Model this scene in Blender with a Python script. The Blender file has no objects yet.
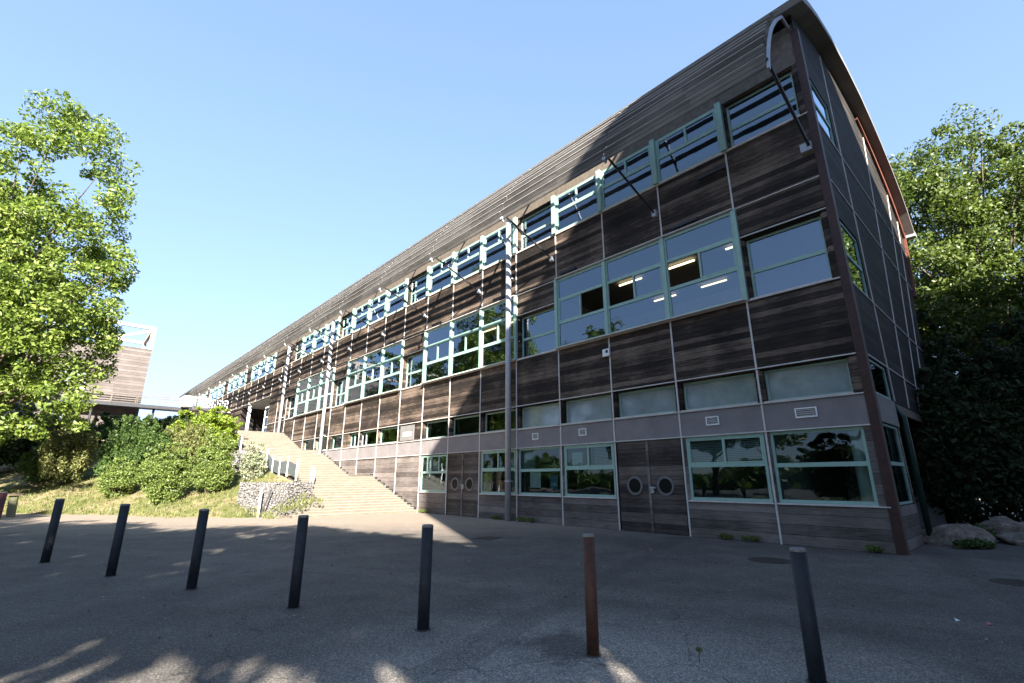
import bpy, bmesh, math, random
import numpy as np
from mathutils import Vector, Matrix

S = bpy.context.scene
COL = S.collection
R = math.radians
rng = np.random.default_rng(7)

# ---------------------------------------------------------------- camera
cam_d = bpy.data.cameras.new('camera')
cam_d.sensor_width = 36.0
cam_d.lens = 480.0 / 1024.0 * 36.0
cam_d.clip_start = 0.05
cam_d.clip_end = 3000
cam = bpy.data.objects.new('camera', cam_d)
COL.objects.link(cam)
cam.location = (0, 0, 1.6)
PITCH = math.atan(138.5 / 480.0)
cam.rotation_euler = (math.pi / 2 + PITCH, 0, 0)
S.camera = cam

# ---------------------------------------------------------------- light
SUN_EL = R(24.5)
SUN_H = Vector((0.2706, -0.9627, 0))            # horizontal direction to the sun
to_sun = Vector((SUN_H.x * math.cos(SUN_EL), SUN_H.y * math.cos(SUN_EL), math.sin(SUN_EL)))
sun_d = bpy.data.lights.new('sun', 'SUN')
sun_d.energy = 5.0
sun_d.angle = R(0.55)
sun_d.color = (1.0, 0.93, 0.82)
sun = bpy.data.objects.new('sun', sun_d)
COL.objects.link(sun)
sun.rotation_euler = to_sun.to_track_quat('Z', 'Y').to_euler()

world = bpy.data.worlds.new('World')
S.world = world
world.use_nodes = True
wn = world.node_tree
bg = wn.nodes['Background']
sky = wn.nodes.new('ShaderNodeTexSky')
sky.sky_type = 'NISHITA'
sky.sun_disc = False
sky.sun_elevation = SUN_EL
sky.sun_rotation = math.atan2(SUN_H.x, SUN_H.y)
sky.altitude = 50
sky.air_density = 1.0
sky.dust_density = 0.5
sky.ozone_density = 1.5
gm = wn.nodes.new('ShaderNodeGamma'); gm.inputs[1].default_value = 0.58
hs = wn.nodes.new('ShaderNodeHueSaturation'); hs.inputs['Saturation'].default_value = 1.32; hs.inputs['Hue'].default_value = 0.508
wn.links.new(sky.outputs[0], gm.inputs[0])
wn.links.new(gm.outputs[0], hs.inputs['Color'])
# gentle shoulder on the red and green of the bright horizon, as in the photograph's exposure
spl = wn.nodes.new('ShaderNodeSeparateColor'); jn = wn.nodes.new('ShaderNodeCombineColor')
wn.links.new(hs.outputs[0], spl.inputs[0])
for ch, (k_, g_) in enumerate(((0.42, 1.24), (0.28, 1.26), (0.03, 1.04))):
    a_ = wn.nodes.new('ShaderNodeMath'); a_.operation = 'MULTIPLY_ADD'; a_.inputs[1].default_value = k_; a_.inputs[2].default_value = 1.0
    d_ = wn.nodes.new('ShaderNodeMath'); d_.operation = 'DIVIDE'; m_ = wn.nodes.new('ShaderNodeMath'); m_.operation = 'MULTIPLY'; m_.inputs[1].default_value = g_
    wn.links.new(spl.outputs[ch], a_.inputs[0]); wn.links.new(spl.outputs[ch], d_.inputs[0]); wn.links.new(a_.outputs[0], d_.inputs[1])
    wn.links.new(d_.outputs[0], m_.inputs[0]); wn.links.new(m_.outputs[0], jn.inputs[ch])
wn.links.new(jn.outputs[0], bg.inputs[0])
bg.inputs[1].default_value = 0.110

S.view_settings.view_transform = 'Standard'
S.view_settings.look = 'None'
S.view_settings.exposure = 2.6
S.view_settings.gamma = 1.0
S.cycles.max_bounces = 8
S.cycles.transparent_max_bounces = 12

# ---------------------------------------------------------------- helpers
def tag(o, label=None, cat=None, group=None, kind=None):
    if label: o['label'] = label
    if cat: o['category'] = cat
    if group: o['group'] = group
    if kind: o['kind'] = kind
    return o

def empty(name, loc=(0, 0, 0), rz=0.0):
    o = bpy.data.objects.new(name, None)
    COL.objects.link(o)
    o.location = loc
    o.rotation_euler = (0, 0, rz)
    o.empty_display_size = 0.3
    return o

class MB:
    def __init__(s):
        s.v = []; s.f = []
    def add(s, vs, fs):
        n = len(s.v)
        s.v += [tuple(map(float, v)) for v in vs]
        s.f += [tuple(i + n for i in f) for f in fs]
    def box(s, x0, x1, y0, y1, z0, z1):
        if x0 > x1: x0, x1 = x1, x0
        if y0 > y1: y0, y1 = y1, y0
        if z0 > z1: z0, z1 = z1, z0
        s.add([(x0, y0, z0), (x1, y0, z0), (x1, y1, z0), (x0, y1, z0), (x0, y0, z1), (x1, y0, z1), (x1, y1, z1), (x0, y1, z1)],
              [(0, 3, 2, 1), (4, 5, 6, 7), (0, 1, 5, 4), (1, 2, 6, 5), (2, 3, 7, 6), (3, 0, 4, 7)])
    def quad(s, a, b, c, d):
        s.add([a, b, c, d], [(0, 1, 2, 3)])
    def bar(s, a, b, w, h, up=(0, 0, 1)):
        a = Vector(a); b = Vector(b); d = (b - a).normalized()
        u = Vector(up)
        if abs(d.dot(u)) > 0.98: u = Vector((1, 0, 0))
        sx = d.cross(u).normalized() * (w / 2); sy = sx.cross(d).normalized() * (h / 2)
        vs = []
        for p in (a, b):
            vs += [p - sx - sy, p + sx - sy, p + sx + sy, p - sx + sy]
        s.add(vs, [(0, 3, 2, 1), (4, 5, 6, 7), (0, 1, 5, 4), (1, 2, 6, 5), (2, 3, 7, 6), (3, 0, 4, 7)])
    def tube(s, pts, rs, n=10, cap=True):
        pts = [Vector(p) for p in pts]
        if not hasattr(rs, '__len__'): rs = [rs] * len(pts)
        vs = []; fs = []
        for i, p in enumerate(pts):
            d = (pts[min(i + 1, len(pts) - 1)] - pts[max(i - 1, 0)]).normalized()
            u = Vector((0, 0, 1)) if abs(d.z) < 0.9 else Vector((1, 0, 0))
            a = d.cross(u).normalized(); b = d.cross(a).normalized()
            for k in range(n):
                t = 2 * math.pi * k / n
                vs.append(p + (a * math.cos(t) + b * math.sin(t)) * rs[i])
        for i in range(len(pts) - 1):
            for k in range(n):
                k2 = (k + 1) % n
                fs.append((i * n + k, i * n + k2, (i + 1) * n + k2, (i + 1) * n + k))
        if cap:
            fs.append(tuple(range(n))[::-1]); fs.append(tuple((len(pts) - 1) * n + k for k in range(n)))
        s.add(vs, fs)
    def build(s, name, mat, parent=None, smooth=False, bevel=0.0, recalc=True):
        me = bpy.data.meshes.new(name)
        me.from_pydata(s.v, [], s.f)
        bm = bmesh.new(); bm.from_mesh(me)
        if recalc: bmesh.ops.recalc_face_normals(bm, faces=bm.faces)
        if bevel > 0:
            bmesh.ops.bevel(bm, geom=list(bm.edges), offset=bevel, segments=2, profile=0.5, affect='EDGES')
        bm.to_mesh(me); bm.free()
        if smooth:
            for p in me.polygons: p.use_smooth = True
        me.materials.append(mat)
        o = bpy.data.objects.new(name, me)
        COL.objects.link(o)
        if parent: o.parent = parent
        return o

def fast_mesh(name, V, F, mat, parent=None, smooth=False):
    """V (n,3), F (m,k) arrays of equal polygon size"""
    me = bpy.data.meshes.new(name)
    m, k = F.shape
    me.vertices.add(len(V)); me.vertices.foreach_set('co', V.astype(np.float32).ravel())
    me.loops.add(m * k); me.loops.foreach_set('vertex_index', F.astype(np.int32).ravel())
    me.polygons.add(m)
    me.polygons.foreach_set('loop_start', (np.arange(m) * k).astype(np.int32))
    me.polygons.foreach_set('loop_total', np.full(m, k, np.int32))
    if smooth: me.polygons.foreach_set('use_smooth', np.ones(m, bool))
    me.update(calc_edges=True); me.validate()
    me.materials.append(mat)
    o = bpy.data.objects.new(name, me)
    COL.objects.link(o)
    if parent: o.parent = parent
    return o

# ---------------------------------------------------------------- materials
def mat(name):
    m = bpy.data.materials.new(name); m.use_nodes = True
    nt = m.node_tree
    return m, nt, nt.nodes['Principled BSDF']

def N(nt, t, **kw):
    n = nt.nodes.new(t)
    for k, v in kw.items(): setattr(n, k, v)
    return n

def ramp(nt, fac, stops):
    r = N(nt, 'ShaderNodeValToRGB')
    e = r.color_ramp.elements
    while len(e) > 1: e.remove(e[-1])
    e[0].position = stops[0][0]; e[0].color = (*stops[0][1], 1)
    for p, c in stops[1:]:
        x = e.new(p); x.color = (*c, 1)
    nt.links.new(fac, r.inputs[0])
    return r.outputs[0]

def math_n(nt, op, a, b=None):
    n = N(nt, 'ShaderNodeMath', operation=op)
    for i, x in enumerate((a, b)):
        if x is None: continue
        if isinstance(x, (int, float)): n.inputs[i].default_value = x
        else: nt.links.new(x, n.inputs[i])
    return n.outputs[0]

def mixc(nt, fac, a, b, mode='MIX'):
    n = N(nt, 'ShaderNodeMix', data_type='RGBA', blend_type=mode)
    for i, x in ((0, fac), (6, a), (7, b)):
        if isinstance(x, (int, float)): n.inputs[i].default_value = x
        elif isinstance(x, tuple): n.inputs[i].default_value = (*x, 1)
        else: nt.links.new(x, n.inputs[i])
    return n.outputs[2]

def noise(nt, vec, scale, detail=4, rough=0.6, sc3=None):
    if sc3:
        mp = N(nt, 'ShaderNodeMapping'); mp.inputs['Scale'].default_value = sc3
        nt.links.new(vec, mp.inputs[0]); vec = mp.outputs[0]
    n = N(nt, 'ShaderNodeTexNoise')
    n.inputs['Scale'].default_value = scale; n.inputs['Detail'].default_value = detail; n.inputs['Roughness'].default_value = rough
    nt.links.new(vec, n.inputs['Vector'])
    return n.outputs['Fac']

def bump(nt, h, bsdf, strength=0.4, dist=0.02):
    b = N(nt, 'ShaderNodeBump'); b.inputs['Strength'].default_value = strength; b.inputs['Distance'].default_value = dist
    nt.links.new(h, b.inputs['Height']); nt.links.new(b.outputs[0], bsdf.inputs['Normal'])

def plain(name, col, rough=0.6, metal=0.0, var=0.12, scale=3.0, spec=0.4):
    m, nt, b = mat(name)
    tc = N(nt, 'ShaderNodeTexCoord').outputs['Object']
    f = noise(nt, tc, scale, 5, 0.65)
    lo = tuple(c * (1 - var) for c in col); hi = tuple(min(1, c * (1 + var)) for c in col)
    nt.links.new(ramp(nt, f, [(0.3, lo), (0.7, hi)]), b.inputs['Base Color'])
    b.inputs['Roughness'].default_value = rough; b.inputs['Metallic'].default_value = metal
    b.inputs['Specular IOR Level'].default_value = spec
    return m

def wood(name, bh, dark, mid, light, seed=0.0, gap=0.09, bl=2.5):
    m, nt, b = mat(name)
    tc = N(nt, 'ShaderNodeTexCoord').outputs['Object']
    sep = N(nt, 'ShaderNodeSeparateXYZ'); nt.links.new(tc, sep.inputs[0])
    zz = math_n(nt, 'DIVIDE', sep.outputs[2], bh)
    along = math_n(nt, 'ADD', sep.outputs[0], math_n(nt, 'MULTIPLY', sep.outputs[1], 0.93))
    idx = math_n(nt, 'FLOOR', zz)
    bay = math_n(nt, 'FLOOR', math_n(nt, 'DIVIDE', along, bl))
    cmb = N(nt, 'ShaderNodeCombineXYZ'); nt.links.new(idx, cmb.inputs[0]); nt.links.new(bay, cmb.inputs[1]); cmb.inputs[2].default_value = seed
    wnz = N(nt, 'ShaderNodeTexWhiteNoise', noise_dimensions='3D'); nt.links.new(cmb.outputs[0], wnz.inputs[0])
    # grain differs from board to board
    off = N(nt, 'ShaderNodeVectorMath', operation='MULTIPLY_ADD')
    nt.links.new(cmb.outputs[0], off.inputs[0]); off.inputs[1].default_value = (3.7, 5.1, 0); nt.links.new(tc, off.inputs[2])
    grain = noise(nt, off.outputs[0], 1.0, 8, 0.76, (2.1, 2.1, 26))
    blot = noise(nt, tc, 0.55, 4, 0.6)
    f = math_n(nt, 'ADD', math_n(nt, 'MULTIPLY', grain, 0.85), math_n(nt, 'MULTIPLY', wnz.outputs['Value'], 0.34))
    f = math_n(nt, 'ADD', f, math_n(nt, 'MULTIPLY', math_n(nt, 'SUBTRACT', blot, 0.5), 0.75))
    f = math_n(nt, 'SUBTRACT', f, 0.08)
    c = ramp(nt, f, [(0.28, dark), (0.5, mid), (0.78, light)])
    fr = math_n(nt, 'FRACT', zz)
    g = math_n(nt, 'LESS_THAN', fr, gap)
    c = mixc(nt, math_n(nt, 'MULTIPLY', g, 0.75), c, tuple(x * 0.15 for x in dark))
    nt.links.new(c, b.inputs['Base Color'])
    b.inputs['Roughness'].default_value = 0.8
    b.inputs['Specular IOR Level'].default_value = 0.25
    h = math_n(nt, 'SUBTRACT', math_n(nt, 'MULTIPLY', grain, 0.35), g)
    bump(nt, h, b, 0.55, 0.02)
    return m

M = {}
M['wood'] = wood('weathered_wood', 0.17, (0.008, 0.006, 0.005), (0.035, 0.025, 0.019), (0.17, 0.125, 0.095))
M['wood_low'] = wood('grey_wood', 0.25, (0.05, 0.041, 0.037), (0.125, 0.104, 0.095), (0.23, 0.195, 0.175), 3.0, 0.05)
M['wood_door'] = wood('door_wood', 0.145, (0.022, 0.017, 0.015), (0.066, 0.052, 0.044), (0.15, 0.12, 0.10), 5.0, 0.05)
M['wood_end'] = wood('shaded_gable_wood', 0.145, (0.004, 0.0035, 0.0035), (0.012, 0.010, 0.009), (0.042, 0.034, 0.028), 9.0)  # darker copy of the facade wood, the gable's shade mixed into its colour
M['slat_wood'] = wood('silvered_slat_wood', 0.11, (0.060, 0.056, 0.052), (0.108, 0.100, 0.092), (0.19, 0.176, 0.162), 11.0, 0.13, 5.0)
M['left_wood'] = wood('pinkish_cladding', 0.3, (0.062, 0.052, 0.049), (0.092, 0.078, 0.073), (0.13, 0.113, 0.106), 13.0, 0.06)
M['concrete'] = plain('concrete_panel', (0.19, 0.17, 0.168), 0.75, 0, 0.16, 1.3)
M['strip'] = plain('aluminium_strip', (0.5, 0.47, 0.44), 0.5, 0.0, 0.15, 4)
M['mint'] = plain('mint_frame', (0.25, 0.385, 0.325), 0.45, 0.0, 0.10, 5)
M['bracket'] = plain('bracket_steel', (0.30, 0.32, 0.36), 0.5, 0.2, 0.12, 3)
M['trim'] = plain('weathered_trim', (0.36, 0.345, 0.33), 0.6, 0, 0.2, 3)
M['plate'] = plain('grey_plate', (0.17, 0.16, 0.155), 0.6, 0, 0.15, 3)
M['ring'] = plain('ring_grey', (0.13, 0.12, 0.12), 0.55, 0, 0.2, 6)
M['steel'] = plain('galvanised_steel', (0.36, 0.375, 0.40), 0.5, 0.3, 0.12, 3)
M['rust'] = plain('rust_red_steel', (0.040, 0.014, 0.010), 0.6, 0.0, 0.35, 6)
M['dark_steel'] = plain('dark_steel', (0.035, 0.037, 0.042), 0.45, 0.3, 0.2, 6)
M['zinc'] = plain('zinc_roof', (0.16, 0.15, 0.14), 0.6, 0.2, 0.2, 0.8)
M['red_wood'] = plain('red_stained_wood', (0.095, 0.030, 0.018), 0.6, 0, 0.3, 4)
M['orange_wood'] = plain('fresh_red_cedar', (0.115, 0.093, 0.071), 0.7, 0, 0.35, 5)
M['inner'] = plain('interior_paint', (0.30, 0.31, 0.30), 0.9, 0, 0.15, 0.6)
M['slab'] = plain('interior_slab', (0.22, 0.22, 0.21), 0.9, 0, 0.1, 0.5)
M['white'] = plain('white_paint', (0.72, 0.72, 0.70), 0.5, 0, 0.08, 4)
M['paper'] = plain('paper', (0.75, 0.76, 0.76), 0.8, 0, 0.05, 3)
M['blind'] = plain('pale_blind', (0.15, 0.175, 0.18), 0.85, 0, 0.14, 1.6)

def glass_mat(name, tint=(0.50, 0.56, 0.56), base=0.10, wave=0.004, rough=0.0, k=1.5):
    m = bpy.data.materials.new(name); m.use_nodes = True
    nt = m.node_tree; nt.nodes.remove(nt.nodes['Principled BSDF'])
    out = nt.nodes['Material Output']
    tc = N(nt, 'ShaderNodeTexCoord').outputs['Object']
    tr = N(nt, 'ShaderNodeBsdfTransparent'); tr.inputs[0].default_value = (*tint, 1)
    gl = N(nt, 'ShaderNodeBsdfGlossy'); gl.inputs['Roughness'].default_value = rough
    gl.inputs[0].default_value = (0.72, 0.86, 1, 1)
    b = N(nt, 'ShaderNodeBump'); b.inputs['Strength'].default_value = 1.0; b.inputs['Distance'].default_value = wave
    nt.links.new(noise(nt, tc, 1.1, 2, 0.5), b.inputs['Height'])
    nt.links.new(b.outputs[0], gl.inputs['Normal'])
    fr = N(nt, 'ShaderNodeFresnel'); fr.inputs[0].default_value = 1.5
    f = math_n(nt, 'ADD', math_n(nt, 'MULTIPLY', fr.outputs[0], k), base)
    f = math_n(nt, 'MINIMUM', f, 1.0)
    mx = N(nt, 'ShaderNodeMixShader')
    nt.links.new(f, mx.inputs[0]); nt.links.new(tr.outputs[0], mx.inputs[1]); nt.links.new(gl.outputs[0], mx.inputs[2])
    nt.links.new(mx.outputs[0], out.inputs[0])
    return m
M['glass'] = glass_mat('window_glass')
M['glass_dark'] = glass_mat('tinted_glass', (0.44, 0.56, 0.53), 0.02, 0.004, 0.012, 0.9)

def frosted():
    m, nt, b = mat('frosted_glass')
    tc = N(nt, 'ShaderNodeTexCoord').outputs['Object']
    f = noise(nt, tc, 1.2, 5, 0.65)
    nt.links.new(ramp(nt, f, [(0.3, (0.17, 0.21, 0.21)), (0.7, (0.29, 0.33, 0.33))]), b.inputs['Base Color'])
    b.inputs['Roughness'].default_value = 0.06
    b.inputs['IOR'].default_value = 1.7
    return m
M['frosted'] = frosted()

def lamp_mat():
    m = bpy.data.materials.new('lit_tube'); m.use_nodes = True
    nt = m.node_tree; nt.nodes.remove(nt.nodes['Principled BSDF'])
    e = N(nt, 'ShaderNodeEmission'); e.inputs[0].default_value = (1.0, 0.82, 0.5, 1); e.inputs[1].default_value = 0.8
    nt.links.new(e.outputs[0], nt.nodes['Material Output'].inputs[0])
    return m
M['lamp'] = lamp_mat()

def leaf_mat(name, c0, c1, c2, trans=0.35, rough=0.5):
    m, nt, b = mat(name)
    g = N(nt, 'ShaderNodeNewGeometry')
    tc = N(nt, 'ShaderNodeTexCoord').outputs['Object']
    big = noise(nt, tc, 0.45, 3, 0.6)
    f = math_n(nt, 'ADD', math_n(nt, 'MULTIPLY', g.outputs['Random Per Island'], 0.7), math_n(nt, 'MULTIPLY', big, 0.6))
    f = math_n(nt, 'SUBTRACT', f, 0.15)
    c = ramp(nt, f, [(0.1, c0), (0.5, c1), (0.95, c2)])
    nt.links.new(c, b.inputs['Base Color'])
    b.inputs['Roughness'].default_value = rough
    b.inputs['Specular IOR Level'].default_value = 0.35
    t = N(nt, 'ShaderNodeBsdfTranslucent')
    nt.links.new(mixc(nt, 1.0, c, (1.15, 1.25, 0.55), 'MULTIPLY'), t.inputs[0])
    mx = N(nt, 'ShaderNodeMixShader'); mx.inputs[0].default_value = trans
    nt.links.new(b.outputs[0], mx.inputs[1]); nt.links.new(t.outputs[0], mx.inputs[2])
    nt.links.new(mx.outputs[0], nt.nodes['Material Output'].inputs[0])
    return m
M['leaf_lime'] = leaf_mat('bright_tree_leaf', (0.055, 0.09, 0.014), (0.13, 0.185, 0.030), (0.25, 0.31, 0.075))
M['leaf_fresh'] = leaf_mat('fresh_tree_leaf', (0.030, 0.052, 0.011), (0.072, 0.108, 0.022), (0.15, 0.185, 0.044))
M['leaf_mid'] = leaf_mat('mid_green_leaf', (0.025, 0.052, 0.012), (0.055, 0.098, 0.022), (0.10, 0.15, 0.035))
M['leaf_light'] = leaf_mat('light_bush_leaf', (0.058, 0.090, 0.020), (0.125, 0.175, 0.038), (0.22, 0.265, 0.08))
M['leaf_dark'] = leaf_mat('dark_green_leaf', (0.016, 0.032, 0.009), (0.036, 0.062, 0.018), (0.075, 0.10, 0.03), 0.25)
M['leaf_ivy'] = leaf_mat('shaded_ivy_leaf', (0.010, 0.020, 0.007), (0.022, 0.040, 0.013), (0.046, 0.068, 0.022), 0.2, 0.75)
M['leaf_yellow'] = leaf_mat('yellow_green_leaf', (0.09, 0.13, 0.014), (0.16, 0.23, 0.022), (0.24, 0.30, 0.04))
M['leaf_straw'] = leaf_mat('straw_green_leaf', (0.07, 0.085, 0.026), (0.13, 0.145, 0.045), (0.22, 0.21, 0.08))
M['leaf_pale'] = leaf_mat('pale_flower_leaf', (0.12, 0.15, 0.08), (0.24, 0.26, 0.17), (0.45, 0.45, 0.36))
M['bark'] = plain('bark', (0.085, 0.065, 0.048), 0.9, 0, 0.35, 4)

# ---------------------------------------------------------------- building frame  (x along the facade, y outwards, z up)
CX, CY = 8.6816, 11.5542
ANG = math.atan2(0.7349, -0.6782)
UX, UY = math.cos(ANG), math.sin(ANG)
def W(u, off, z=0.0):
    return Vector((CX + UX * u - UY * off, CY + UY * u + UX * off, z))

# ---------------------------------------------------------------- ground
def asphalt():
    m, nt, b = mat('asphalt')
    tc = N(nt, 'ShaderNodeTexCoord').outputs['Object']
    sep = N(nt, 'ShaderNodeSeparateXYZ'); nt.links.new(tc, sep.inputs[0])
    fine = noise(nt, tc, 95, 3, 0.8)
    vor = N(nt, 'ShaderNodeTexVoronoi'); vor.inputs['Scale'].default_value = 85; nt.links.new(tc, vor.inputs['Vector'])
    med = noise(nt, tc, 1.1, 6, 0.65)
    big = noise(nt, tc, 0.22, 4, 0.6)
    f = math_n(nt, 'ADD', math_n(nt, 'MULTIPLY', med, 0.55), math_n(nt, 'MULTIPLY', big, 0.45))
    c = ramp(nt, f, [(0.35, (0.062, 0.056, 0.051)), (0.5, (0.090, 0.081, 0.073)), (0.66, (0.126, 0.114, 0.102))])
    # worn, dusty patch in the foreground
    d = N(nt, 'ShaderNodeVectorMath', operation='DISTANCE'); nt.links.new(tc, d.inputs[0]); d.inputs[1].default_value = (0.6, 3.4, 0)
    dd = math_n(nt, 'ADD', d.outputs['Value'], math_n(nt, 'MULTIPLY', math_n(nt, 'SUBTRACT', noise(nt, tc, 0.7, 5, 0.6), 0.5), 2.6))
    patch = ramp(nt, math_n(nt, 'DIVIDE', dd, 6.0), [(0.30, (1, 1, 1)), (0.62, (0, 0, 0))])
    c = mixc(nt, math_n(nt, 'MULTIPLY', patch, 0.8), c, (0.25, 0.228, 0.205))
    # repair strips and cracks
    wob = noise(nt, tc, 0.6, 4, 0.6)
    for (ax, pos, wd, amt, colr) in ((0, 3.3, 0.35, 0.35, (0.045, 0.041, 0.038)), (1, 8.6, 0.30, 0.30, (0.13, 0.115, 0.10)), (0, -3.1, 0.25, 0.3, (0.045, 0.041, 0.038))):
        rot = math_n(nt, 'ADD', sep.outputs[ax], math_n(nt, 'MULTIPLY', sep.outputs[1 - ax], 0.42 if ax == 1 else -0.55))
        dl = math_n(nt, 'ABSOLUTE', math_n(nt, 'SUBTRACT', math_n(nt, 'ADD', rot, math_n(nt, 'MULTIPLY', wob, 0.5)), pos))
        c = mixc(nt, math_n(nt, 'MULTIPLY', math_n(nt, 'LESS_THAN', dl, wd), amt), c, colr)
    ck = N(nt, 'ShaderNodeTexVoronoi', feature='DISTANCE_TO_EDGE'); ck.inputs['Scale'].default_value = 0.33
    dv = N(nt, 'ShaderNodeVectorMath', operation='ADD'); nz = N(nt, 'ShaderNodeTexNoise'); nz.inputs['Scale'].default_value = 1.3; nz.inputs['Detail'].default_value = 6
    nt.links.new(tc, nz.inputs['Vector']); nt.links.new(tc, dv.inputs[0]); nt.links.new(nz.outputs['Color'], dv.inputs[1]); nt.links.new(dv.outputs[0], ck.inputs['Vector'])
    crk = math_n(nt, 'LESS_THAN', ck.outputs['Distance'], 0.0022)
    c = mixc(nt, math_n(nt, 'MULTIPLY', crk, 0.55), c, (0.02, 0.019, 0.018))
    # dirt gathered along the foot of the facade
    # sandy edge by the bank
    sy = math_n(nt, 'ADD', sep.outputs[1], math_n(nt, 'MULTIPLY', math_n(nt, 'SUBTRACT', med, 0.5), 3.0))
    sand = ramp(nt, math_n(nt, 'DIVIDE', sy, 40.0), [(0.36, (0, 0, 0)), (0.5, (1, 1, 1))])
    c = mixc(nt, math_n(nt, 'MULTIPLY', sand, 0.75), c, (0.29, 0.235, 0.185))
    # dark stain round the foot of the rusty bollard
    d2 = N(nt, 'ShaderNodeVectorMath', operation='DISTANCE'); nt.links.new(tc, d2.inputs[0]); d2.inputs[1].default_value = (0.5, 5.45, 0)
    d2v = math_n(nt, 'ADD', d2.outputs['Value'], math_n(nt, 'MULTIPLY', math_n(nt, 'SUBTRACT', noise(nt, tc, 2.6, 5, 0.7), 0.5), 1.5))
    c = mixc(nt, math_n(nt, 'MULTIPLY', ramp(nt, d2v, [(0.25, (1, 1, 1)), (0.6, (0, 0, 0))]), 0.72), c, (0.035, 0.032, 0.030))
    # dark oil / wet stains
    st = ramp(nt, noise(nt, tc, 0.9, 5, 0.7), [(0.60, (0, 0, 0)), (0.70, (1, 1, 1))])
    c = mixc(nt, math_n(nt, 'MULTIPLY', st, 0.35), c, (0.024, 0.023, 0.022))
    sp = ramp(nt, vor.outputs['Color'], [(0.2, (0.4, 0.4, 0.4)), (0.55, (0.95, 0.95, 0.95)), (0.75, (1.5, 1.45, 1.4)), (0.95, (2.6, 2.5, 2.4))])
    c = mixc(nt, 0.75, c, mixc(nt, 1.0, c, sp, 'MULTIPLY'))
    nt.links.new(c, b.inputs['Base Color'])
    b.inputs['Roughness'].default_value = 0.85
    b.inputs['Specular IOR Level'].default_value = 0.3
    bump(nt, math_n(nt, 'ADD', math_n(nt, 'MULTIPLY', fine, 0.8), math_n(nt, 'MULTIPLY', vor.outputs['Distance'], 0.5)), b, 0.4, 0.008)
    return m
M['asphalt'] = asphalt()
g = MB(); g.quad((-900, -900, 0), (900, -900, 0), (900, 900, 0), (-900, 900, 0))
tag(g.build('ground', M['asphalt']), kind='structure')

def bank_z(X, Y):
    Yb = 21.3 + 0.25 * (-X - 8.5)
    z = 0.30 * (Y - Yb)
    z = z + 0.12 * np.sin(X * 0.9) * np.sin(Y * 0.7 + 1) + 0.06 * np.sin(X * 2.3 + 2) * np.sin(Y * 1.9)
    return np.clip(z, -0.25, 5.4)

def grass_mat():
    m, nt, b = mat('dry_grass_bank')
    tc = N(nt, 'ShaderNodeTexCoord').outputs['Object']
    a = noise(nt, tc, 0.5, 5, 0.65); f = noise(nt, tc, 14, 4, 0.75)
    x = math_n(nt, 'ADD', math_n(nt, 'MULTIPLY', a, 0.7), math_n(nt, 'MULTIPLY', f, 0.3))
    c = ramp(nt, x, [(0.36, (0.055, 0.070, 0.020)), (0.46, (0.12, 0.13, 0.048)), (0.54, (0.20, 0.165, 0.095)), (0.66, (0.25, 0.19, 0.125))])
    nt.links.new(c, b.inputs['Base Color']); b.inputs['Roughness'].default_value = 0.95
    b.inputs['Specular IOR Level'].default_value = 0.1
    bump(nt, f, b, 0.8, 0.08)
    return m
M['grass'] = grass_mat()
us = np.concatenate([np.arange(12, 60, 0.6), np.arange(60, 130, 5)])
vs = -np.concatenate([np.array([4.62]), np.arange(5.0, 36, 0.6), np.arange(36, 150, 6)])
GU, GV = np.meshgrid(us, vs, indexing='ij')
GX = CX + UX * GU - UY * (-GV); GY = CY + UY * GU + UX * (-GV)
GZ = bank_z(GX, GY)
GZ = np.where((GU < 25.0) & (GV > -6.9), np.minimum(GZ, -0.15), GZ)
V3 = np.stack([GX, GY, GZ], -1).reshape(-1, 3)
nu, nv = GU.shape
idx = np.arange(nu * nv).reshape(nu, nv)
F4 = np.stack([idx[:-1, :-1], idx[1:, :-1], idx[1:, 1:], idx[:-1, 1:]], -1).reshape(-1, 4)
tag(fast_mesh('bank_terrain', V3, F4, M['grass'], None, True), kind='structure')
# upper court behind the stairs, level with the top landing
cm = MB()
c_pts = [W(46.0, 0.0, 5.46), W(130, 0.0, 5.46), W(130, 30, 5.46), W(60, 14, 5.46), W(46.0, 4.6, 5.46)]
cm.add(c_pts + [Vector((p.x, p.y, -0.3)) for p in c_pts], [(0, 1, 2, 3, 4), (0, 5, 6, 1), (1, 6, 7, 2), (2, 7, 8, 3), (3, 8, 9, 4), (4, 9, 5, 0)])
M['sand'] = plain('pale_paving', (0.36, 0.31, 0.24), 0.9, 0, 0.15, 1.5)
tag(cm.build('upper_path', M['sand']), kind='structure')

# ---------------------------------------------------------------- school building
B = empty('school_building', W(0, 0, 0), ANG)
tag(B, 'long dark timber clad school building with curved roof, mint window frames and slatted awning', 'building')
wood_up = MB(); wood_dn = MB(); conc = MB(); strip = MB(); flash = MB(); fasc = MB()
T = 0.06
def win_frame(mb, x0, x1, z0, z1, y, fw=0.06, d=0.07, tz=(), slide=None, hx=None):
    mb.box(x0, x0 + fw, y - d, y, z0, z1); mb.box(x1 - fw, x1, y - d, y, z0, z1)
    mb.box(x0 + fw, x1 - fw, y - d, y, z0, z0 + fw); mb.box(x0 + fw, x1 - fw, y - d, y, z1 - fw, z1)
    for t in tz:
        mb.box(x0 + fw, x1 - fw, y - d, y, t - 0.055, t + 0.055)

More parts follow.
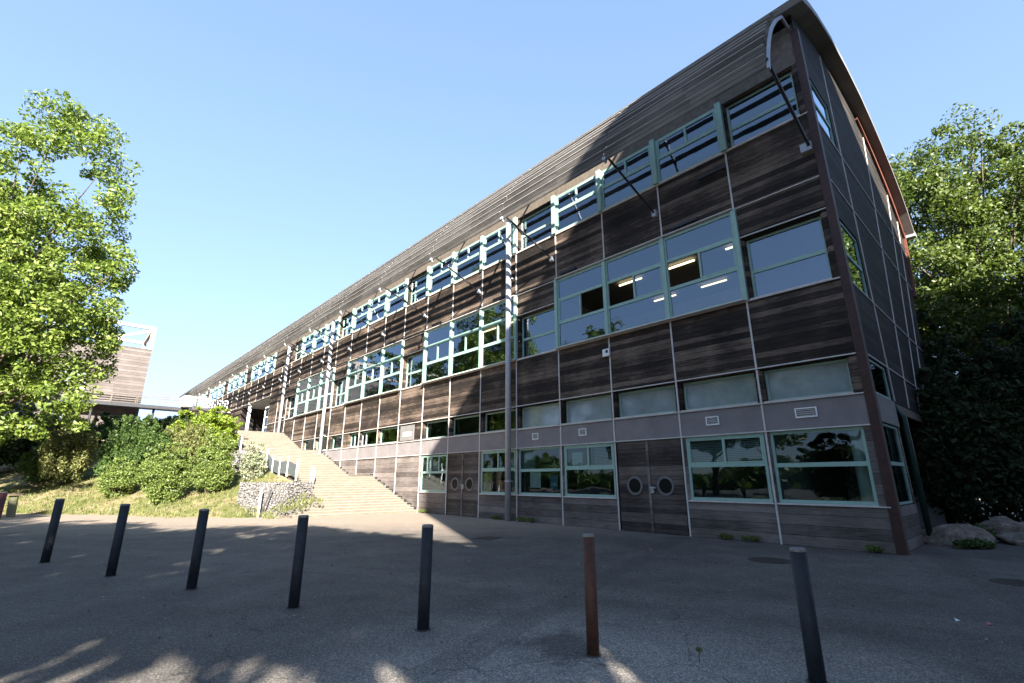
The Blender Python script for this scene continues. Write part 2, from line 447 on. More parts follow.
def window(x0, x1, z0, z1, y, tz=(), splits=(), glass='glass', sill=True, fw=0.06, open_at=None, blind=False):
    """one window: frame mesh, pane sub-part, sill sub-part"""
    d = 0.07
    f = MB()
    fw = fw + 0.018
    win_frame(f, x0, x1, z0, z1, y, fw, d, tz)
    zs = [z0 + fw] + [t for t in tz] + [z1 - fw]
    for row, sx in splits:
        a = zs[row] + (0.05 if row > 0 else 0); b = zs[row + 1] - (0.05 if row + 2 < len(zs) else 0)
        f.box(sx - 0.03, sx + 0.03, y - d + 0.004, y + 0.012, a, b)
    w = f.build('window', M['mint'], B)
    p = MB(); f2 = MB()
    cells = []
    for r in range(len(zs) - 1):
        a = zs[r] + (0.05 if r > 0 else 0); b = zs[r + 1] - (0.05 if r + 2 < len(zs) else 0)
        xs = [x0 + fw] + sorted(sx for rr, sx in splits if rr == r) + [x1 - fw]
        for c in range(len(xs) - 1):
            if open_at == (r, c): continue
            cells.append((xs[c], xs[c + 1], a, b))
            if len(xs) == 3 and len(zs) > 2:      # sash frame of a sliding leaf
                e = 0.04; ya, yb = y - d + 0.006, y - 0.012 if c else y + 0.006
                f2.box(xs[c], xs[c] + e, ya, yb, a, b); f2.box(xs[c + 1] - e, xs[c + 1], ya, yb, a, b)
                f2.box(xs[c] + e, xs[c + 1] - e, ya, yb, a, a + e); f2.box(xs[c] + e, xs[c + 1] - e, ya, yb, b - e, b)
    for (xa, xb, za, zb) in cells:
        p.quad((xb, y - 0.035, za), (xa, y - 0.035, za), (xa, y - 0.035, zb), (xb, y - 0.035, zb))
    p.build('pane', M[glass], w, recalc=False)
    if f2.v: f2.build('sash', M['mint'], w)
    if blind:
        bl = MB()
        bl.box(x0 + fw, x1 - fw, y - 0.16, y - 0.15, z0 + 0.02, z1 - 0.05)
        bl.build('blind', M['blind'], w)
    if sill:
        s = MB(); s.box(x0 - 0.02, x1 + 0.02, y - 0.02, 0.055, z0 - 0.035, z0 - 0.003)
        s.build('sill', M['strip'], w)
    return w

def wall(mb, x0, x1, z0, z1, y=0.0):
    if x1 - x0 > 1e-4 and z1 - z0 > 1e-4:
        mb.box(x0, x1, y - T, y, z0, z1)

def recess(mb, x0, x1, z0, z1, depth=0.27):
    """reveal around a set-back window"""
    e = 0.05
    mb.box(x0, x0 + e, -depth - 0.02, -T - 0.002, z0, z1); mb.box(x1 - e, x1, -depth - 0.02, -T - 0.002, z0, z1)
    mb.box(x0 + e, x1 - e, -depth - 0.02, -T - 0.002, z1 - e, z1); mb.box(x0 + e, x1 - e, -depth - 0.02, -T - 0.002, z0, z0 + e)

BAY = 2.5
curtain2 = set(range(1, 4)) | set(range(5, 8)) | set(range(9, 12)) | set(range(13, 16))
recess2 = {0, 4, 8, 12, 16}
curtain3 = curtain2 | {19, 20, 21, 23, 24, 25, 27, 28, 29, 31, 32, 33}
recess3 = {0, 4, 8, 12, 16}
NB = 39
rnd = random.Random(3)
windows = {}
for k in range(NB):
    u0, u1 = k * BAY, (k + 1) * BAY
    j = 0.03
    low = u0 < 47.4
    if low:
        # ---- ground storey
        if k in (0, 1, 3, 4, 5, 7):
            wall(wood_dn, u0, u1, 0, 1.0)
            pr = 0.26 if k == 0 else 0.07
            xa, xb = u0 + pr, u1 - (0.12 if k in (1, 3, 5, 7) else 0.07)
            wall(wood_dn, u0, xa, 1.0, 2.88); wall(wood_dn, xb, u1, 1.0, 2.88)
            yy = -0.06 if k in (0, 4) else -0.02
            if k in (0, 4):
                windows['g', k] = window(xa, xb, 1.03, 2.86, yy, (1.98,), (), 'glass_dark')
            elif k == 7:
                windows['g', k] = window(xa, xb, 1.03, 2.82, yy, (1.98,), ((1, xa + 0.7), (1, xa + 1.4), (1, xa + 1.75)), 'glass')
            else:
                windows['g', k] = window(xa, xb, 1.03, 2.86, yy, (2.02,), ((1, (xa + xb) / 2),), 'glass_dark')
        elif k not in (2, 6):
            wall(wood_dn, u0, u1, 0, 2.88)
        # ---- concrete band
        wall(conc, u0, u1, 2.883, 3.647)
        # ---- clerestory
        if k in (0, 1, 2, 3, 4, 5, 6, 7):
            xa, xb = u0 + 0.06, u1 - 0.06
            if k == 0: xa = u0 + 0.28
            wall(wood_up, u0, xa, 3.65, 4.65); wall(wood_up, xb, u1, 3.65, 4.65)
            recess(wood_up, xa, xb, 3.65, 4.65, 0.30)
            windows['c', k] = window(xa + 0.05, xb - 0.05, 3.70, 4.60, -0.24, (), (), 'frosted' if k in (0, 1, 2, 3, 4) else 'glass_dark', True, 0.05)
        elif k in (9, 10, 11, 13, 14):
            xa, xb = u0 + 0.06, u1 - 0.06
            if k == 11: xb = u1 - 0.9
            wall(wood_up, u0, xa, 3.65, 4.65); wall(wood_up, xb, u1, 3.65, 4.65)
            recess(wood_up, xa, xb, 3.65, 4.65, 0.24)
            windows['c', k] = window(xa + 0.05, xb - 0.05, 3.70, 4.60, -0.18, (), (((0, xb - 0.62),) if k in (10, 11) else ()), 'glass_dark', True, 0.05)
        elif k == 12:
            xa, xb = u0 + 0.06, u1 - 0.5
            wall(wood_up, u0, xa, 3.65, 4.65); wall(wood_up, xb, u1, 3.65, 4.65)
            recess(wood_up, xa, xb, 3.65, 4.65, 0.24)
            windows['c', k] = window(xa + 0.05, xb - 0.05, 3.70, 4.60, -0.18, (), (), 'glass_dark', True, 0.05)
        else:
            wall(wood_up, u0, u1, 3.65, 4.65)
        wall(wood_up, u0, u1, 4.65, 6.7)
        # ---- second storey
        if k in curtain2:
            op = {1: (1, 1), 2: (1, 1), 3: (1, 0)}.get(k)
            windows['m', k] = window(u0 + 0.035, u1 - 0.035, 6.74, 9.73, 0.05, (7.80, 8.82), ((1, (u0 + u1) / 2),), 'glass', True, 0.07, op)
            wall(wood_up, u0, u1, 9.75, 11.9)
        elif k in recess2:
            xa, xb = u0 + (0.24 if k == 0 else 0.08), u1 - 0.10
            wall(wood_up, u0, xa, 6.7, 8.75); wall(wood_up, xb, u1, 6.7, 8.75)
            recess(wood_up, xa, xb, 6.7, 8.75, 0.30)
            windows['m', k] = window(xa + 0.05, xb - 0.05, 6.75, 8.70, -0.22, (7.65,), (), 'glass', True, 0.05, None, k in (0, 4))
            wall(wood_up, u0, u1, 8.75, 11.9)
        else:
            wall(wood_up, u0, u1, 6.7, 11.9)
    else:
        wall(wood_up, u0, u1, 9.5, 11.9)
        if u0 > 57.4: wall(wood_up, u0, u1, 0.0, 9.5)
    # ---- top storey
    if k in curtain3:
        windows['t', k] = window(u0 + 0.092, u1 - 0.092, 11.95, 13.74, 0.03, (12.95,), ((1, (u0 + u1) / 2),), 'glass', True, 0.06)
        wall(wood_up, u0, u0 + 0.11, 11.9, 13.75, -0.03); wall(wood_up, u1 - 0.11, u1, 11.9, 13.75, -0.03)
    elif k in recess3:
        xa, xb = u0 + (0.24 if k == 0 else 0.08), u1 - 0.10
        wall(wood_up, u0, xa, 11.9, 13.75); wall(wood_up, xb, u1, 11.9, 13.75)
        recess(wood_up, xa, xb, 11.9, 13.75, 0.28)
        windows['t', k] = window(xa + 0.05, xb - 0.05, 11.95, 13.70, -0.20, (12.78,), (), 'glass', True, 0.05)
    else:
        wall(wood_up, u0, u1, 11.9, 13.75)
    wall(fasc, u0, u1, 13.75, 15.2)
    # joint strips
    strip = MB()
    if low:
        if k not in (2, 3) or True:
            strip.box(u0 - 0.025, u0 + 0.025, 0.0, 0.022, 0.0, 6.70)
        if k in curtain2 or (k - 1) in curtain2:
            pass
        else:
            strip.box(u0 - 0.025, u0 + 0.025, 0.0, 0.022, 6.73, 8.78)
        strip.box(u0 - 0.025, u0 + 0.025, 0.0, 0.022, 9.78, 11.86)
    elif k % 1 == 0:
        strip.box(u0 - 0.02, u0 + 0.02, 0.0, 0.022, 9.55, 11.86)
    strip.build('joint_strip', M['strip'], B)

# mint posts between curtain windows
for k in range(NB + 1):
    if k in curtain2 or (k - 1) in curtain2:
        post = MB(); post.box(k * BAY - 0.07, k * BAY + 0.07, -0.02, 0.11, 6.72, 9.76); post.build('mullion', M['mint'], B)
    if k in curtain3 or (k - 1) in curtain3:
        post = MB(); post.box(k * BAY - 0.09, k * BAY + 0.09, -0.02, 0.14, 11.93, 13.80); post.build('mullion', M['mint'], B)
# horizontal flashings
for z in (2.88, 3.65, 4.65, 6.70, 11.90):
    x1 = 47.4 if z < 11 else 97.4
    flash.box(0.06, x1, 0.0, 0.05, z - 0.016, z + 0.016)
for a, b in ((0, 1), (1, 2), (3, 4), (4, 5), (5, 6), (7, 8)):
    flash.box(a * BAY + 0.03, b * BAY - 0.03, 0.0, 0.06, 0.985, 1.012)
for k in (0, 4, 8, 12, 16):
    flash.box(k * BAY + 0.06, k * BAY + 2.47, 0.0, 0.045, 8.745, 8.775)
    flash.box(k * BAY + 0.06, k * BAY + 2.47, 0.0, 0.045, 9.76, 9.785)
for k0, k1 in ((1, 4), (5, 8), (9, 12), (13, 16)):
    flash.box(k0 * BAY, k1 * BAY, 0.0, 0.16, 9.755, 9.785)
    flash.box(k0 * BAY, k1 * BAY, 0.0, 0.24, 6.70, 6.728)
flash.box(47.5, 97.4, 0.0, 0.05, 9.49, 9.52)
wood_up.build('upper_cladding', M['wood'], B)
for a_, b_ in ((-1, 5), (5, 15), (15, 50)):
    part = MB()
    for i in range(0, len(wood_dn.v), 8):
        vv = wood_dn.v[i:i + 8]
        if a_ <= vv[0][0] < b_ - 0.01: part.add(vv, [tuple(x - i for x in f) for f in wood_dn.f[(i // 8) * 6:(i // 8) * 6 + 6]])
    part.build('lower_cladding', M['wood_low'], B)
conc.build('concrete_band', M['concrete'], B)
flash.build('flashing', M['strip'], B)
fasc.build('eaves_boarding', M['orange_wood'], B)

# thin bars holding opened papers and notices inside some windows
def notice(w, x0, x1, z0, z1, y, m='paper'):
    n = MB(); n.box(x0, x1, y - 0.006, y, z0, z1); n.build('notice', M[m], w)
M['notice_pink'] = plain('pink_poster', (0.5, 0.16, 0.14), 0.7, 0, 0.5, 8)
M['notice_yellow'] = plain('drawing_poster', (0.5, 0.38, 0.2), 0.8, 0, 0.6, 7)
M['notice_blue'] = plain('blue_poster', (0.16, 0.28, 0.4), 0.8, 0, 0.4, 6)
for (k_, x0_, x1_, z0_, z1_) in ((1, 2.68, 4.82, 2.06, 2.80), (3, 7.6, 8.55, 2.1, 2.80), (4, 11.6, 12.4, 2.0, 2.82), (5, 12.62, 13.0, 1.1, 2.8)):
    bl = MB()
    for zz in np.arange(z0_, z1_, 0.05): bl.bar((x0_, -0.17, zz), (x1_, -0.17, zz), 0.045, 0.004, (0, 0.5, 0.85))
    bl.build('blind', M['paper'], windows['g', k_])
bl = MB(); bl.tube([(0.52, -0.45, 0.03), (0.52, -0.45, 3.6)], 0.16, 14); bl.build('inner_column', M['paper'], B, True)
for x_ in (1.5, 3.4, 9.0, 10.9, 13.8):
    dk = MB(); dk.box(x_ - 0.7, x_ + 0.7, -1.7, -1.0, 0.72, 0.76)
    for q in (-0.62, 0.62): dk.box(x_ + q - 0.03, x_ + q + 0.03, -1.65, -1.05, 0.03, 0.72)
    dk.box(x_ - 0.25, x_ + 0.2, -1.5, -1.2, 0.76, 1.16); dk.build('desk', M['notice_yellow'], B)
notice(windows['g', 3], 9.05, 9.55, 2.12, 2.60, -0.09)
notice(windows['g', 4], 11.25, 11.85, 1.30, 1.92, -0.13)
notice(windows['g', 4], 10.35, 10.75, 1.25, 1.80, -0.13, 'notice_blue')
notice(windows['g', 5], 13.25, 13.75, 1.15, 1.6, -0.09, 'notice_pink')
notice(windows['g', 5], 14.25, 14.8, 1.08, 1.9, -0.09, 'notice_yellow')
notice(windows['g', 5], 13.6, 13.8, 2.1, 2.6, -0.09)
notice(windows['g', 7], 18.4, 18.9, 2.1, 2.5, -0.09)

# ---- doors with portholes
def door(u0):
    d = MB()
    a, b = u0 + 0.07, u0 + 2.43; c = (a + b) / 2
    d.box(a, c - 0.015, -0.07, -0.012, 0.02, 2.85); d.box(c + 0.015, b, -0.07, -0.012, 0.02, 2.85)
    o = d.build('door', M['wood_door'], B)
    p = MB(); p.box(c - 0.045, c + 0.045, -0.01, 0.018, 0.02, 2.84); p.build('cover_strip', M['wood_low'], o)
    for s in (-1, 1):
        x = c + s * 0.56
        ring = MB(); n = 28; zc = 1.42
        vs = []; fs = []
        for i in range(n):
            t = 2 * math.pi * i / n
            for r, y in ((0.22, -0.011), (0.305, -0.011), (0.295, 0.022), (0.23, 0.022)):
                vs.append((x + r * math.cos(t), y, zc + r * math.sin(t)))
        for i in range(n):
            i2 = (i + 1) % n
            for q in range(4):
                q2 = (q + 1) % 4
                fs.append((i * 4 + q, i2 * 4 + q, i2 * 4 + q2, i * 4 + q2))
        ring.add(vs, fs)
        rg = ring.build('porthole', M['ring'], o)
        gl = MB(); gl.add([(x + 0.232 * math.cos(2 * math.pi * i / n), -0.004, zc + 0.232 * math.sin(2 * math.pi * i / n)) for i in range(n)], [tuple(range(n))])
        gl.build('porthole_glass', M['port'], o)
    h = MB(); h.box(c - 0.16, c - 0.05, 0.02, 0.06, 1.2, 1.4); h.tube([(c - 0.07, 0.06, 1.36), (c - 0.07, 0.12, 1.36), (c - 0.28, 0.12, 1.36)], 0.018, 8)
    h.build('handle', M['steel'], o)
m_, nt_, b_ = mat('porthole_dark_glass'); b_.inputs['Specular IOR Level'].default_value = 0.15; b_.inputs['Base Color'].default_value = (0.003, 0.0035, 0.004, 1); b_.inputs['Roughness'].default_value = 0.35
M['port'] = m_
door(2 * BAY); door(6 * BAY)

# ---- vents, alarm box, plaque
def vent(x, z, w=0.52, h=0.26):
    v = MB(); t = 0.03
    v.box(x - w / 2, x + w / 2, 0.0, 0.03, z - h / 2, z - h / 2 + t); v.box(x - w / 2, x + w / 2, 0.0, 0.03, z + h / 2 - t, z + h / 2)
    v.box(x - w / 2, x - w / 2 + t, 0.0, 0.03, z - h / 2 + t, z + h / 2 - t); v.box(x + w / 2 - t, x + w / 2, 0.0, 0.03, z - h / 2 + t, z + h / 2 - t)
    o = v.build('vent', M['white'], B)
    s = MB()
    for i in range(4):
        zz = z - h / 2 + 0.045 + i * 0.052
        s.bar((x - w / 2 + t, 0.012, zz), (x + w / 2 - t, 0.012, zz), 0.035, 0.008, (0, 0.6, 0.8))
    s.build('louvre', M['strip'], o)
vent(1.43, 3.30); vent(3.95, 3.30, 0.40, 0.26); vent(8.91, 3.31, 0.36, 0.26); vent(11.38, 3.31, 0.34, 0.26)
ab = MB(); ab.box(7.45, 7.75, 0.022, 0.12, 5.96, 6.24); abo = ab.build('alarm_box', M['white'], B, bevel=0.015)
abl = MB(); abl.box(7.50, 7.60, 0.12, 0.13, 6.08, 6.19); abl.build('alarm_lens', M['dark_steel'], abo)
pq = MB(); pq.box(20.75, 22.2, 0.0, 0.03, 3.72, 4.55); pqo = pq.build('grille_plate', M['plate'], B)
pq = MB(); pq.box(20.95, 21.9, 0.03, 0.034, 3.95, 4.2); pq.build('plate_notice', M['strip'], pqo)
# small floodlights on the facade
for x, z in ((3.0, 11.35), (13.6, 9.98), (4.1, 9.95), (9.3, 9.95), (23.9, 9.95), (18.9, 9.95)):
    fl = MB(); fl.box(x - 0.45, x + 0.45, 0.06, 0.13, z - 0.045, z + 0.045); fl.box(x - 0.03, x + 0.03, 0.0, 0.06, z - 0.03, z + 0.03)
    fl.build('strip_light', M['dark_steel'], B)

# ---- corner column and gable joint
cc = MB()
cc.box(-0.10, 0.10, 0.012, 0.05, 0, 14.9); cc.box(-0.10, -0.065, -0.20, 0.012, 0, 14.9); cc.box(-0.02, 0.01, 0.0, 0.012, 0, 14.9)
cc.build('corner_column', M['rust'], B)

# ---- downpipes standing off the facade
for x, z0, z1 in ((12.72, 0, 13.65), (33.0, 3.2, 13.6), (42.8, 5.4, 13.6)):
    t = MB(); t.tube([(x, 0.30, z0), (x, 0.30, z1)], 0.125, 16)
    for zz in np.arange(z0 + 1.5, z1, 3.05):
        t.tube([(x, 0.30, zz), (x, 0.30, zz + 0.08)], 0.137, 16)
        t.box(x - 0.03, x + 0.03, 0.0, 0.16, zz + 0.01, zz + 0.07)
    t.build('downpipe', M['steel'], B, True)

# ---- roof
prof = [(-0.50, 15.30), (0.6, 15.85), (1.6, 16.2), (3.2, 16.55), (5.2, 16.72), (7.2, 16.66), (8.8, 16.38), (10.2, 16.02), (11.8, 15.42), (13.1, 14.78), (13.9, 14.1), (14.6, 13.25)]
def roof_z(v):
    return float(np.interp(v, [p[0] for p in prof], [p[1] for p in prof]))
rf = MB()
th = 0.22
outer = []; inner = []
for i, (v, z) in enumerate(prof):
    a = Vector(prof[max(i - 1, 0)]); b = Vector(prof[min(i + 1, len(prof) - 1)])
    d = (b - a).normalized(); n = Vector((-d.y, d.x))
    outer.append((v + n.x * th, z + n.y * th)); inner.append((v, z))
loop = outer + inner[::-1]
nL = len(loop)
for x in (-0.45, 97.4):
    pass
vsR = [(-0.45, -v, z) for v, z in loop] + [(97.4, -v, z) for v, z in loop]
fsR = [(i, (i + 1) % nL, nL + (i + 1) % nL, nL + i) for i in range(nL)]
no = len(outer)
for i in range(no - 1):
    fsR.append((i, nL - 1 - i, nL - 2 - i, i + 1)); fsR.append((nL + i, nL + i + 1, nL + nL - 2 - i, nL + nL - 1 - i))
rf.add(vsR, fsR)
roof = rf.build('roof', M['zinc'], B)
gt = MB(); gt.box(-0.47, 97.4, -14.98, -14.62, 13.1, 13.32); gt.build('gutter', M['steel'], roof)

# ---- slatted awning hung from the roof edge
ap = [(0.72, 15.08), (1.45, 14.37), (2.02, 13.68), (2.40, 13.10), (2.72, 12.50), (2.98, 11.88), (3.15, 11.25)]
aw = MB()
edges_u = [0.12 + 5.0 * i for i in range(16)]
def arc(t):
    x = np.interp(t, range(len(ap)), [p[0] for p in ap]); z = np.interp(t, range(len(ap)), [p[1] for p in ap])
    return float(x), float(z)
tilt = R(13)
slats = [(0.0, 0.30), (0.8, 0.30), (1.6, 0.30), (2.4, 0.34), (2.85, 0.34), (3.3, 0.34), (3.95, 0.33), (4.6, 0.33), (5.3, 0.34)]
for s in range(15):
    xa, xb = edges_u[s] + 0.03, edges_u[s + 1] - 0.03
    for t, w in slats:
        x, z = arc(t); tilt = R(13) if 2.3 < t < 3.4 else R(23)
        dx, dz = math.sin(tilt) * w / 2, math.cos(tilt) * w / 2
        aw.bar((xa, x, z), (xb, x, z), 0.03, w, (0, math.sin(tilt), math.cos(tilt)))
awn = aw.build('awning', M['slat_wood'], B)
tr_ = MB()
for s in range(15):
    for t, w in slats:
        x, z = arc(t); tilt = R(13) if 2.3 < t < 3.4 else R(23)
        xx, zz = x + math.sin(tilt) * w / 2 + 0.006, z + math.cos(tilt) * w / 2 + 0.008
        tr_.box(edges_u[s] + 0.03, edges_u[s + 1] - 0.03, xx - 0.02, xx + 0.022, zz - 0.009, zz + 0.009)
tr_.build('edge_trim', M['trim'], awn)
for i, u in enumerate(edges_u):
    br = MB()
    bp = [arc(t) for t in np.linspace(0, 5.62, 19)]
    bp = [bp[0]] + [tuple((np.array(bp[q - 1]) + np.array(bp[q]) * 2 + np.array(bp[q + 1])) / 4) for q in range(1, 18)] + [bp[-1]]
    for q in range(18):
        a = Vector((u, bp[q][0] - 0.10, bp[q][1] - 0.03)); b = Vector((u, bp[q + 1][0] - 0.10, bp[q + 1][1] - 0.03))
        br.bar(a, b + (b - a).normalized() * 0.01, 0.06, 0.09, (0, 1, 0.6))
    br.bar((u, ap[0][0] - 0.10, ap[0][1] - 0.03), (u, 0.05, 15.05), 0.06, 0.09, (0, 0.5, 1))
    for t, w in (slats if i else []):
        x, z = arc(t)
        br.box(u - 0.06, u + 0.06, x - 0.02, x + 0.045, z - w * 0.5 - 0.01, z - w * 0.5 + 0.10)
    br.build('bracket', M['bracket'], awn)
for i in range(1, 15):
    u = edges_u[i] + 0.04
    st = MB(); st.tube([(u, 0.10, 10.80), (u, 2.92, 11.82)], 0.04, 8)
    so = st.build('strut', M['dark_steel'], B)
    cl = MB(); cl.box(u - 0.08, u + 0.08, 0.022, 0.16, 10.66, 10.90); cl.build('clamp', M['steel'], so)
st = MB(); st.tube([(0.18, 0.10, 10.75), (0.14, 2.98, 11.80)], 0.045, 8)
so = st.build('strut', M['dark_steel'], B)
cl = MB(); cl.box(0.12, 0.40, 0.022, 0.16, 10.62, 10.88); cl.build('clamp', M['steel'], so)

# ---- gable (end wall at x = 0)
gab = MB(); gs = MB(); gd = MB()
def vl(i, z):
    base = [0.0, 0.30, 2.72, 2.95, 5.0, 6.9, 8.45, 9.9]; sl = [0, 0, 0, 0.02, 0.34, 0.52, 0.54, 0.54]
    return base[i] + sl[i] * max(0, z - 4.0)
rows = [3.72, 4.68, 6.7, 8.75, 9.85, 11.9, 13.72]
def gquad(mb, i0, i1, z0, z1, x=0.0, t=0.05):
    a = [(x, -vl(i0, z0), z0), (x, -vl(i1, z0), z0), (x, -vl(i1, z1), z1), (x, -vl(i0, z1), z1)]
    mb.add(a + [(p[0] + t, p[1], p[2]) for p in a], [(0, 1, 2, 3), (7, 6, 5, 4), (0, 4, 5, 1), (1, 5, 6, 2), (2, 6, 7, 3), (3, 7, 4, 0)])
for r in range(len(rows) - 1):
    for i in range(7):
        if i == 1 and r in (0, 2, 5): continue
        gquad(gab, i, i + 1, rows[r], rows[r + 1])
# top strip under the roof, following its curve
tv = np.linspace(0, 14.7, 22)
for a, b in zip(tv[:-1], tv[1:]):
    za, zb = roof_z(a) - 0.01, roof_z(b) - 0.01
    q = [(0.0, -a, min(13.72, za - 0.01)), (0.0, -b, min(13.72, zb - 0.01)), (0.0, -b, zb), (0.0, -a, za)]
    gab.add(q + [(0.05, p[1], p[2]) for p in q], [(0, 1, 2, 3), (7, 6, 5, 4), (0, 4, 5, 1), (1, 5, 6, 2), (2, 6, 7, 3), (3, 7, 4, 0)])
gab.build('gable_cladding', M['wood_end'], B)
for i in (3, 4, 5, 6):
    zt = 13.7
    a = Vector((-0.012, -vl(i, 3.75), 3.75)); b = Vector((-0.012, -vl(i, zt), zt))
    gs.bar(a, b, 0.024, 0.05, (0, 1, 0))
    vtop = vl(i, zt)
    if vtop < 13.5: gs.bar(b, (-0.012, -vl(i, roof_z(vtop) - 0.3), roof_z(vtop) - 0.3), 0.024, 0.05, (0, 1, 0))
for z, n in ((4.72, 7), (6.72, 7), (9.9, 7), (11.92, 7)):
    gs.bar((-0.014, -0.25, z), (-0.014, -vl(7, z) + 0.05, z), 0.028, 0.035)
gs.build('gable_joint', M['strip'], B)
gf = MB()
gf.box(-0.03, 0.05, -vl(2, 0), -0.22, 3.0, 3.70); gf.build('gable_band', M['concrete'], B)
gl = MB(); gl.box(0.0, 0.06, -2.75, -0.2, 0, 1.0); gl.box(0.0, 0.06, -0.42, -0.2, 1.0, 3.0); gl.box(0.0, 0.06, -2.75, -2.6, 1.0, 3.0); gl.box(0.06, 1.3, -2.75, -2.69, 0, 3.7)
gl.build('gable_base', M['wood_low'], B)
def gable_window(v0, v1, z0, z1, tz=None, glass='glass'):
    f = MB(); x = 0.03; d = 0.06; w = 0.055
    f.box(x, x + d, -v0 - w, -v0, z0, z1); f.box(x, x + d, -v1, -v1 + w, z0, z1)
    f.box(x, x + d, -v1 + w, -v0 - w, z0, z0 + w); f.box(x, x + d, -v1 + w, -v0 - w, z1 - w, z1)
    if tz: f.box(x, x + d, -v1 + w, -v0 - w, tz - 0.045, tz + 0.045)
    o = f.build('gable_window', M['mint'], B)
    p = MB(); p.quad((x + 0.03, -v0 - w, z0 + w), (x + 0.03, -v1 + w, z0 + w), (x + 0.03, -v1 + w, z1 - w), (x + 0.03, -v0 - w, z1 - w)); p.build('pane', M[glass], o, recalc=False)
gable_window(0.42, 2.6, 1.02, 2.98, 2.0, 'glass_dark'); gable_window(0.30, 2.72, 3.74, 4.66, None, 'glass_dark')
gable_window(0.30, 2.72, 6.74, 8.72, 7.7); gable_window(0.30, 2.72, 11.94, 13.70, 12.85)
# red framing visible under the verge at the back
rd = MB()
for a, b in zip(np.linspace(8.0, 14.3, 9)[:-1], np.linspace(8.0, 14.3, 9)[1:]):
    za, zb = roof_z(a) - 0.06, roof_z(b) - 0.06
    wa = 0.18 + (a - 8.0) * 0.07; wb = 0.18 + (b - 8.0) * 0.07
    q = [(-0.10, -a, za - wa), (-0.10, -b, zb - wb), (-0.10, -b, zb), (-0.10, -a, za)]
    rd.add(q + [(-0.008, p[1], p[2]) for p in q], [(0, 1, 2, 3), (7, 6, 5, 4), (0, 4, 5, 1), (1, 5, 6, 2), (2, 6, 7, 3), (3, 7, 4, 0)])
rd.bar((-0.06, -14.55, 13.3), (-0.06, -vl(7, 9.5), 9.5), 0.22, 0.10, (1, 0, 0))
rd.build('verge_frame', M['red_wood'], B)
# recessed stone wall under the gable, downpipe, soffit
def gabion_mat(name, c0, c1, c2, sc=4.2):
    m, nt, b = mat(name)
    tc = N(nt, 'ShaderNodeTexCoord').outputs['Object']
    v = N(nt, 'ShaderNodeTexVoronoi'); v.inputs['Scale'].default_value = sc; nt.links.new(tc, v.inputs['Vector'])
    v2 = N(nt, 'ShaderNodeTexVoronoi', feature='DISTANCE_TO_EDGE'); v2.inputs['Scale'].default_value = sc; nt.links.new(tc, v2.inputs['Vector'])
    sp = N(nt, 'ShaderNodeSeparateColor'); nt.links.new(v.outputs['Color'], sp.inputs[0])
    f = math_n(nt, 'ADD', math_n(nt, 'MULTIPLY', sp.outputs[0], 0.7), math_n(nt, 'MULTIPLY', noise(nt, tc, 18, 4, 0.7), 0.3))
    c = ramp(nt, f, [(0.15, c0), (0.5, c1), (0.85, c2)])
    e = ramp(nt, v2.outputs['Distance'], [(0.0, (0.38, 0.38, 0.38)), (0.12, (1, 1, 1))])
    nt.links.new(mixc(nt, 1.0, c, e, 'MULTIPLY'), b.inputs['Base Color'])
    b.inputs['Roughness'].default_value = 0.9
    bump(nt, ramp(nt, v2.outputs['Distance'], [(0.0, (0, 0, 0)), (0.25, (1, 1, 1))]), b, 1.0, 0.035)
    return m
M['gabion'] = gabion_mat('gabion_stone', (0.135, 0.126, 0.121), (0.18, 0.169, 0.163), (0.24, 0.227, 0.216), 8.0)
sw = MB(); sw.box(1.3, 1.5, -9.9, -2.76, 0, 3.68); sw.build('stone_base_wall', M['gabion'], B)
sf = MB(); sf.box(0.06, 1.5, -9.9, -2.76, 3.69, 3.715); sf.box(0.0, 0.06, -9.9, -2.75, 3.45, 3.70); sf.build('gable_soffit', M['orange_wood'], B)
M['green_pipe'] = plain('dark_green_pipe', (0.010, 0.035, 0.028), 0.4, 0, 0.2, 4)
dp = MB(); dp.tube([(-0.12, -2.98, 0), (-0.12, -2.98, 3.3), (0.05, -3.0, 3.66)], 0.075, 12); dp.build('rainwater_pipe', M['green_pipe'], B, True)

# ---- shell behind: rear wall, far end, floors, partitions, lamps
sh = MB()
sh.quad((0.06, -9.9, 0), (97, -9.9, 0), (97, -9.9, 4), (0.06, -9.9, 4)); sh.quad((0.06, -9.9, 4), (97, -9.9, 4), (97, -14.75, 13.2), (0.06, -14.75, 13.2))
sh.quad((97, 0, 0), (97, -9.9, 0), (97, -14.7, 13.2), (97, 0, 14.9))
sh.build('rear_wall', M['wood_end'], B)
fl = MB()
for z in (0.004, 5.45, 10.45): fl.box(0.10, 97, -9.4, -0.34, z, z + (0.3 if z > 1 else 0.02))
fl.box(0.10, 97, -9.4, -0.10, 14.2, 14.4)
fl.build('floor_slab', M['slab'], B)
iw = MB()
for z0, z1 in ((0.03, 5.44), (5.76, 10.44), (10.76, 14.19)):
    iw.box(0.12, 46.9, -8.2, -8.1, z0, z1)
    for x in (2.5, 12.55, 22.5, 32.5, 42.5): iw.box(x - 0.05, x + 0.05, -8.0, -0.36, z0, z1)
iw.build('partition_wall', M['inner'], B)
for k in (1, 2, 3, 5, 6, 7, 10, 11, 14):
    lm = MB()
    for y in (-3.6, -6.6):
        lm = MB(); lm.box(k * BAY + 0.6, k * BAY + 1.8, y - 0.035, y + 0.035, 10.30, 10.35)
        lm.build('ceiling_lamp', M['lamp'], B)
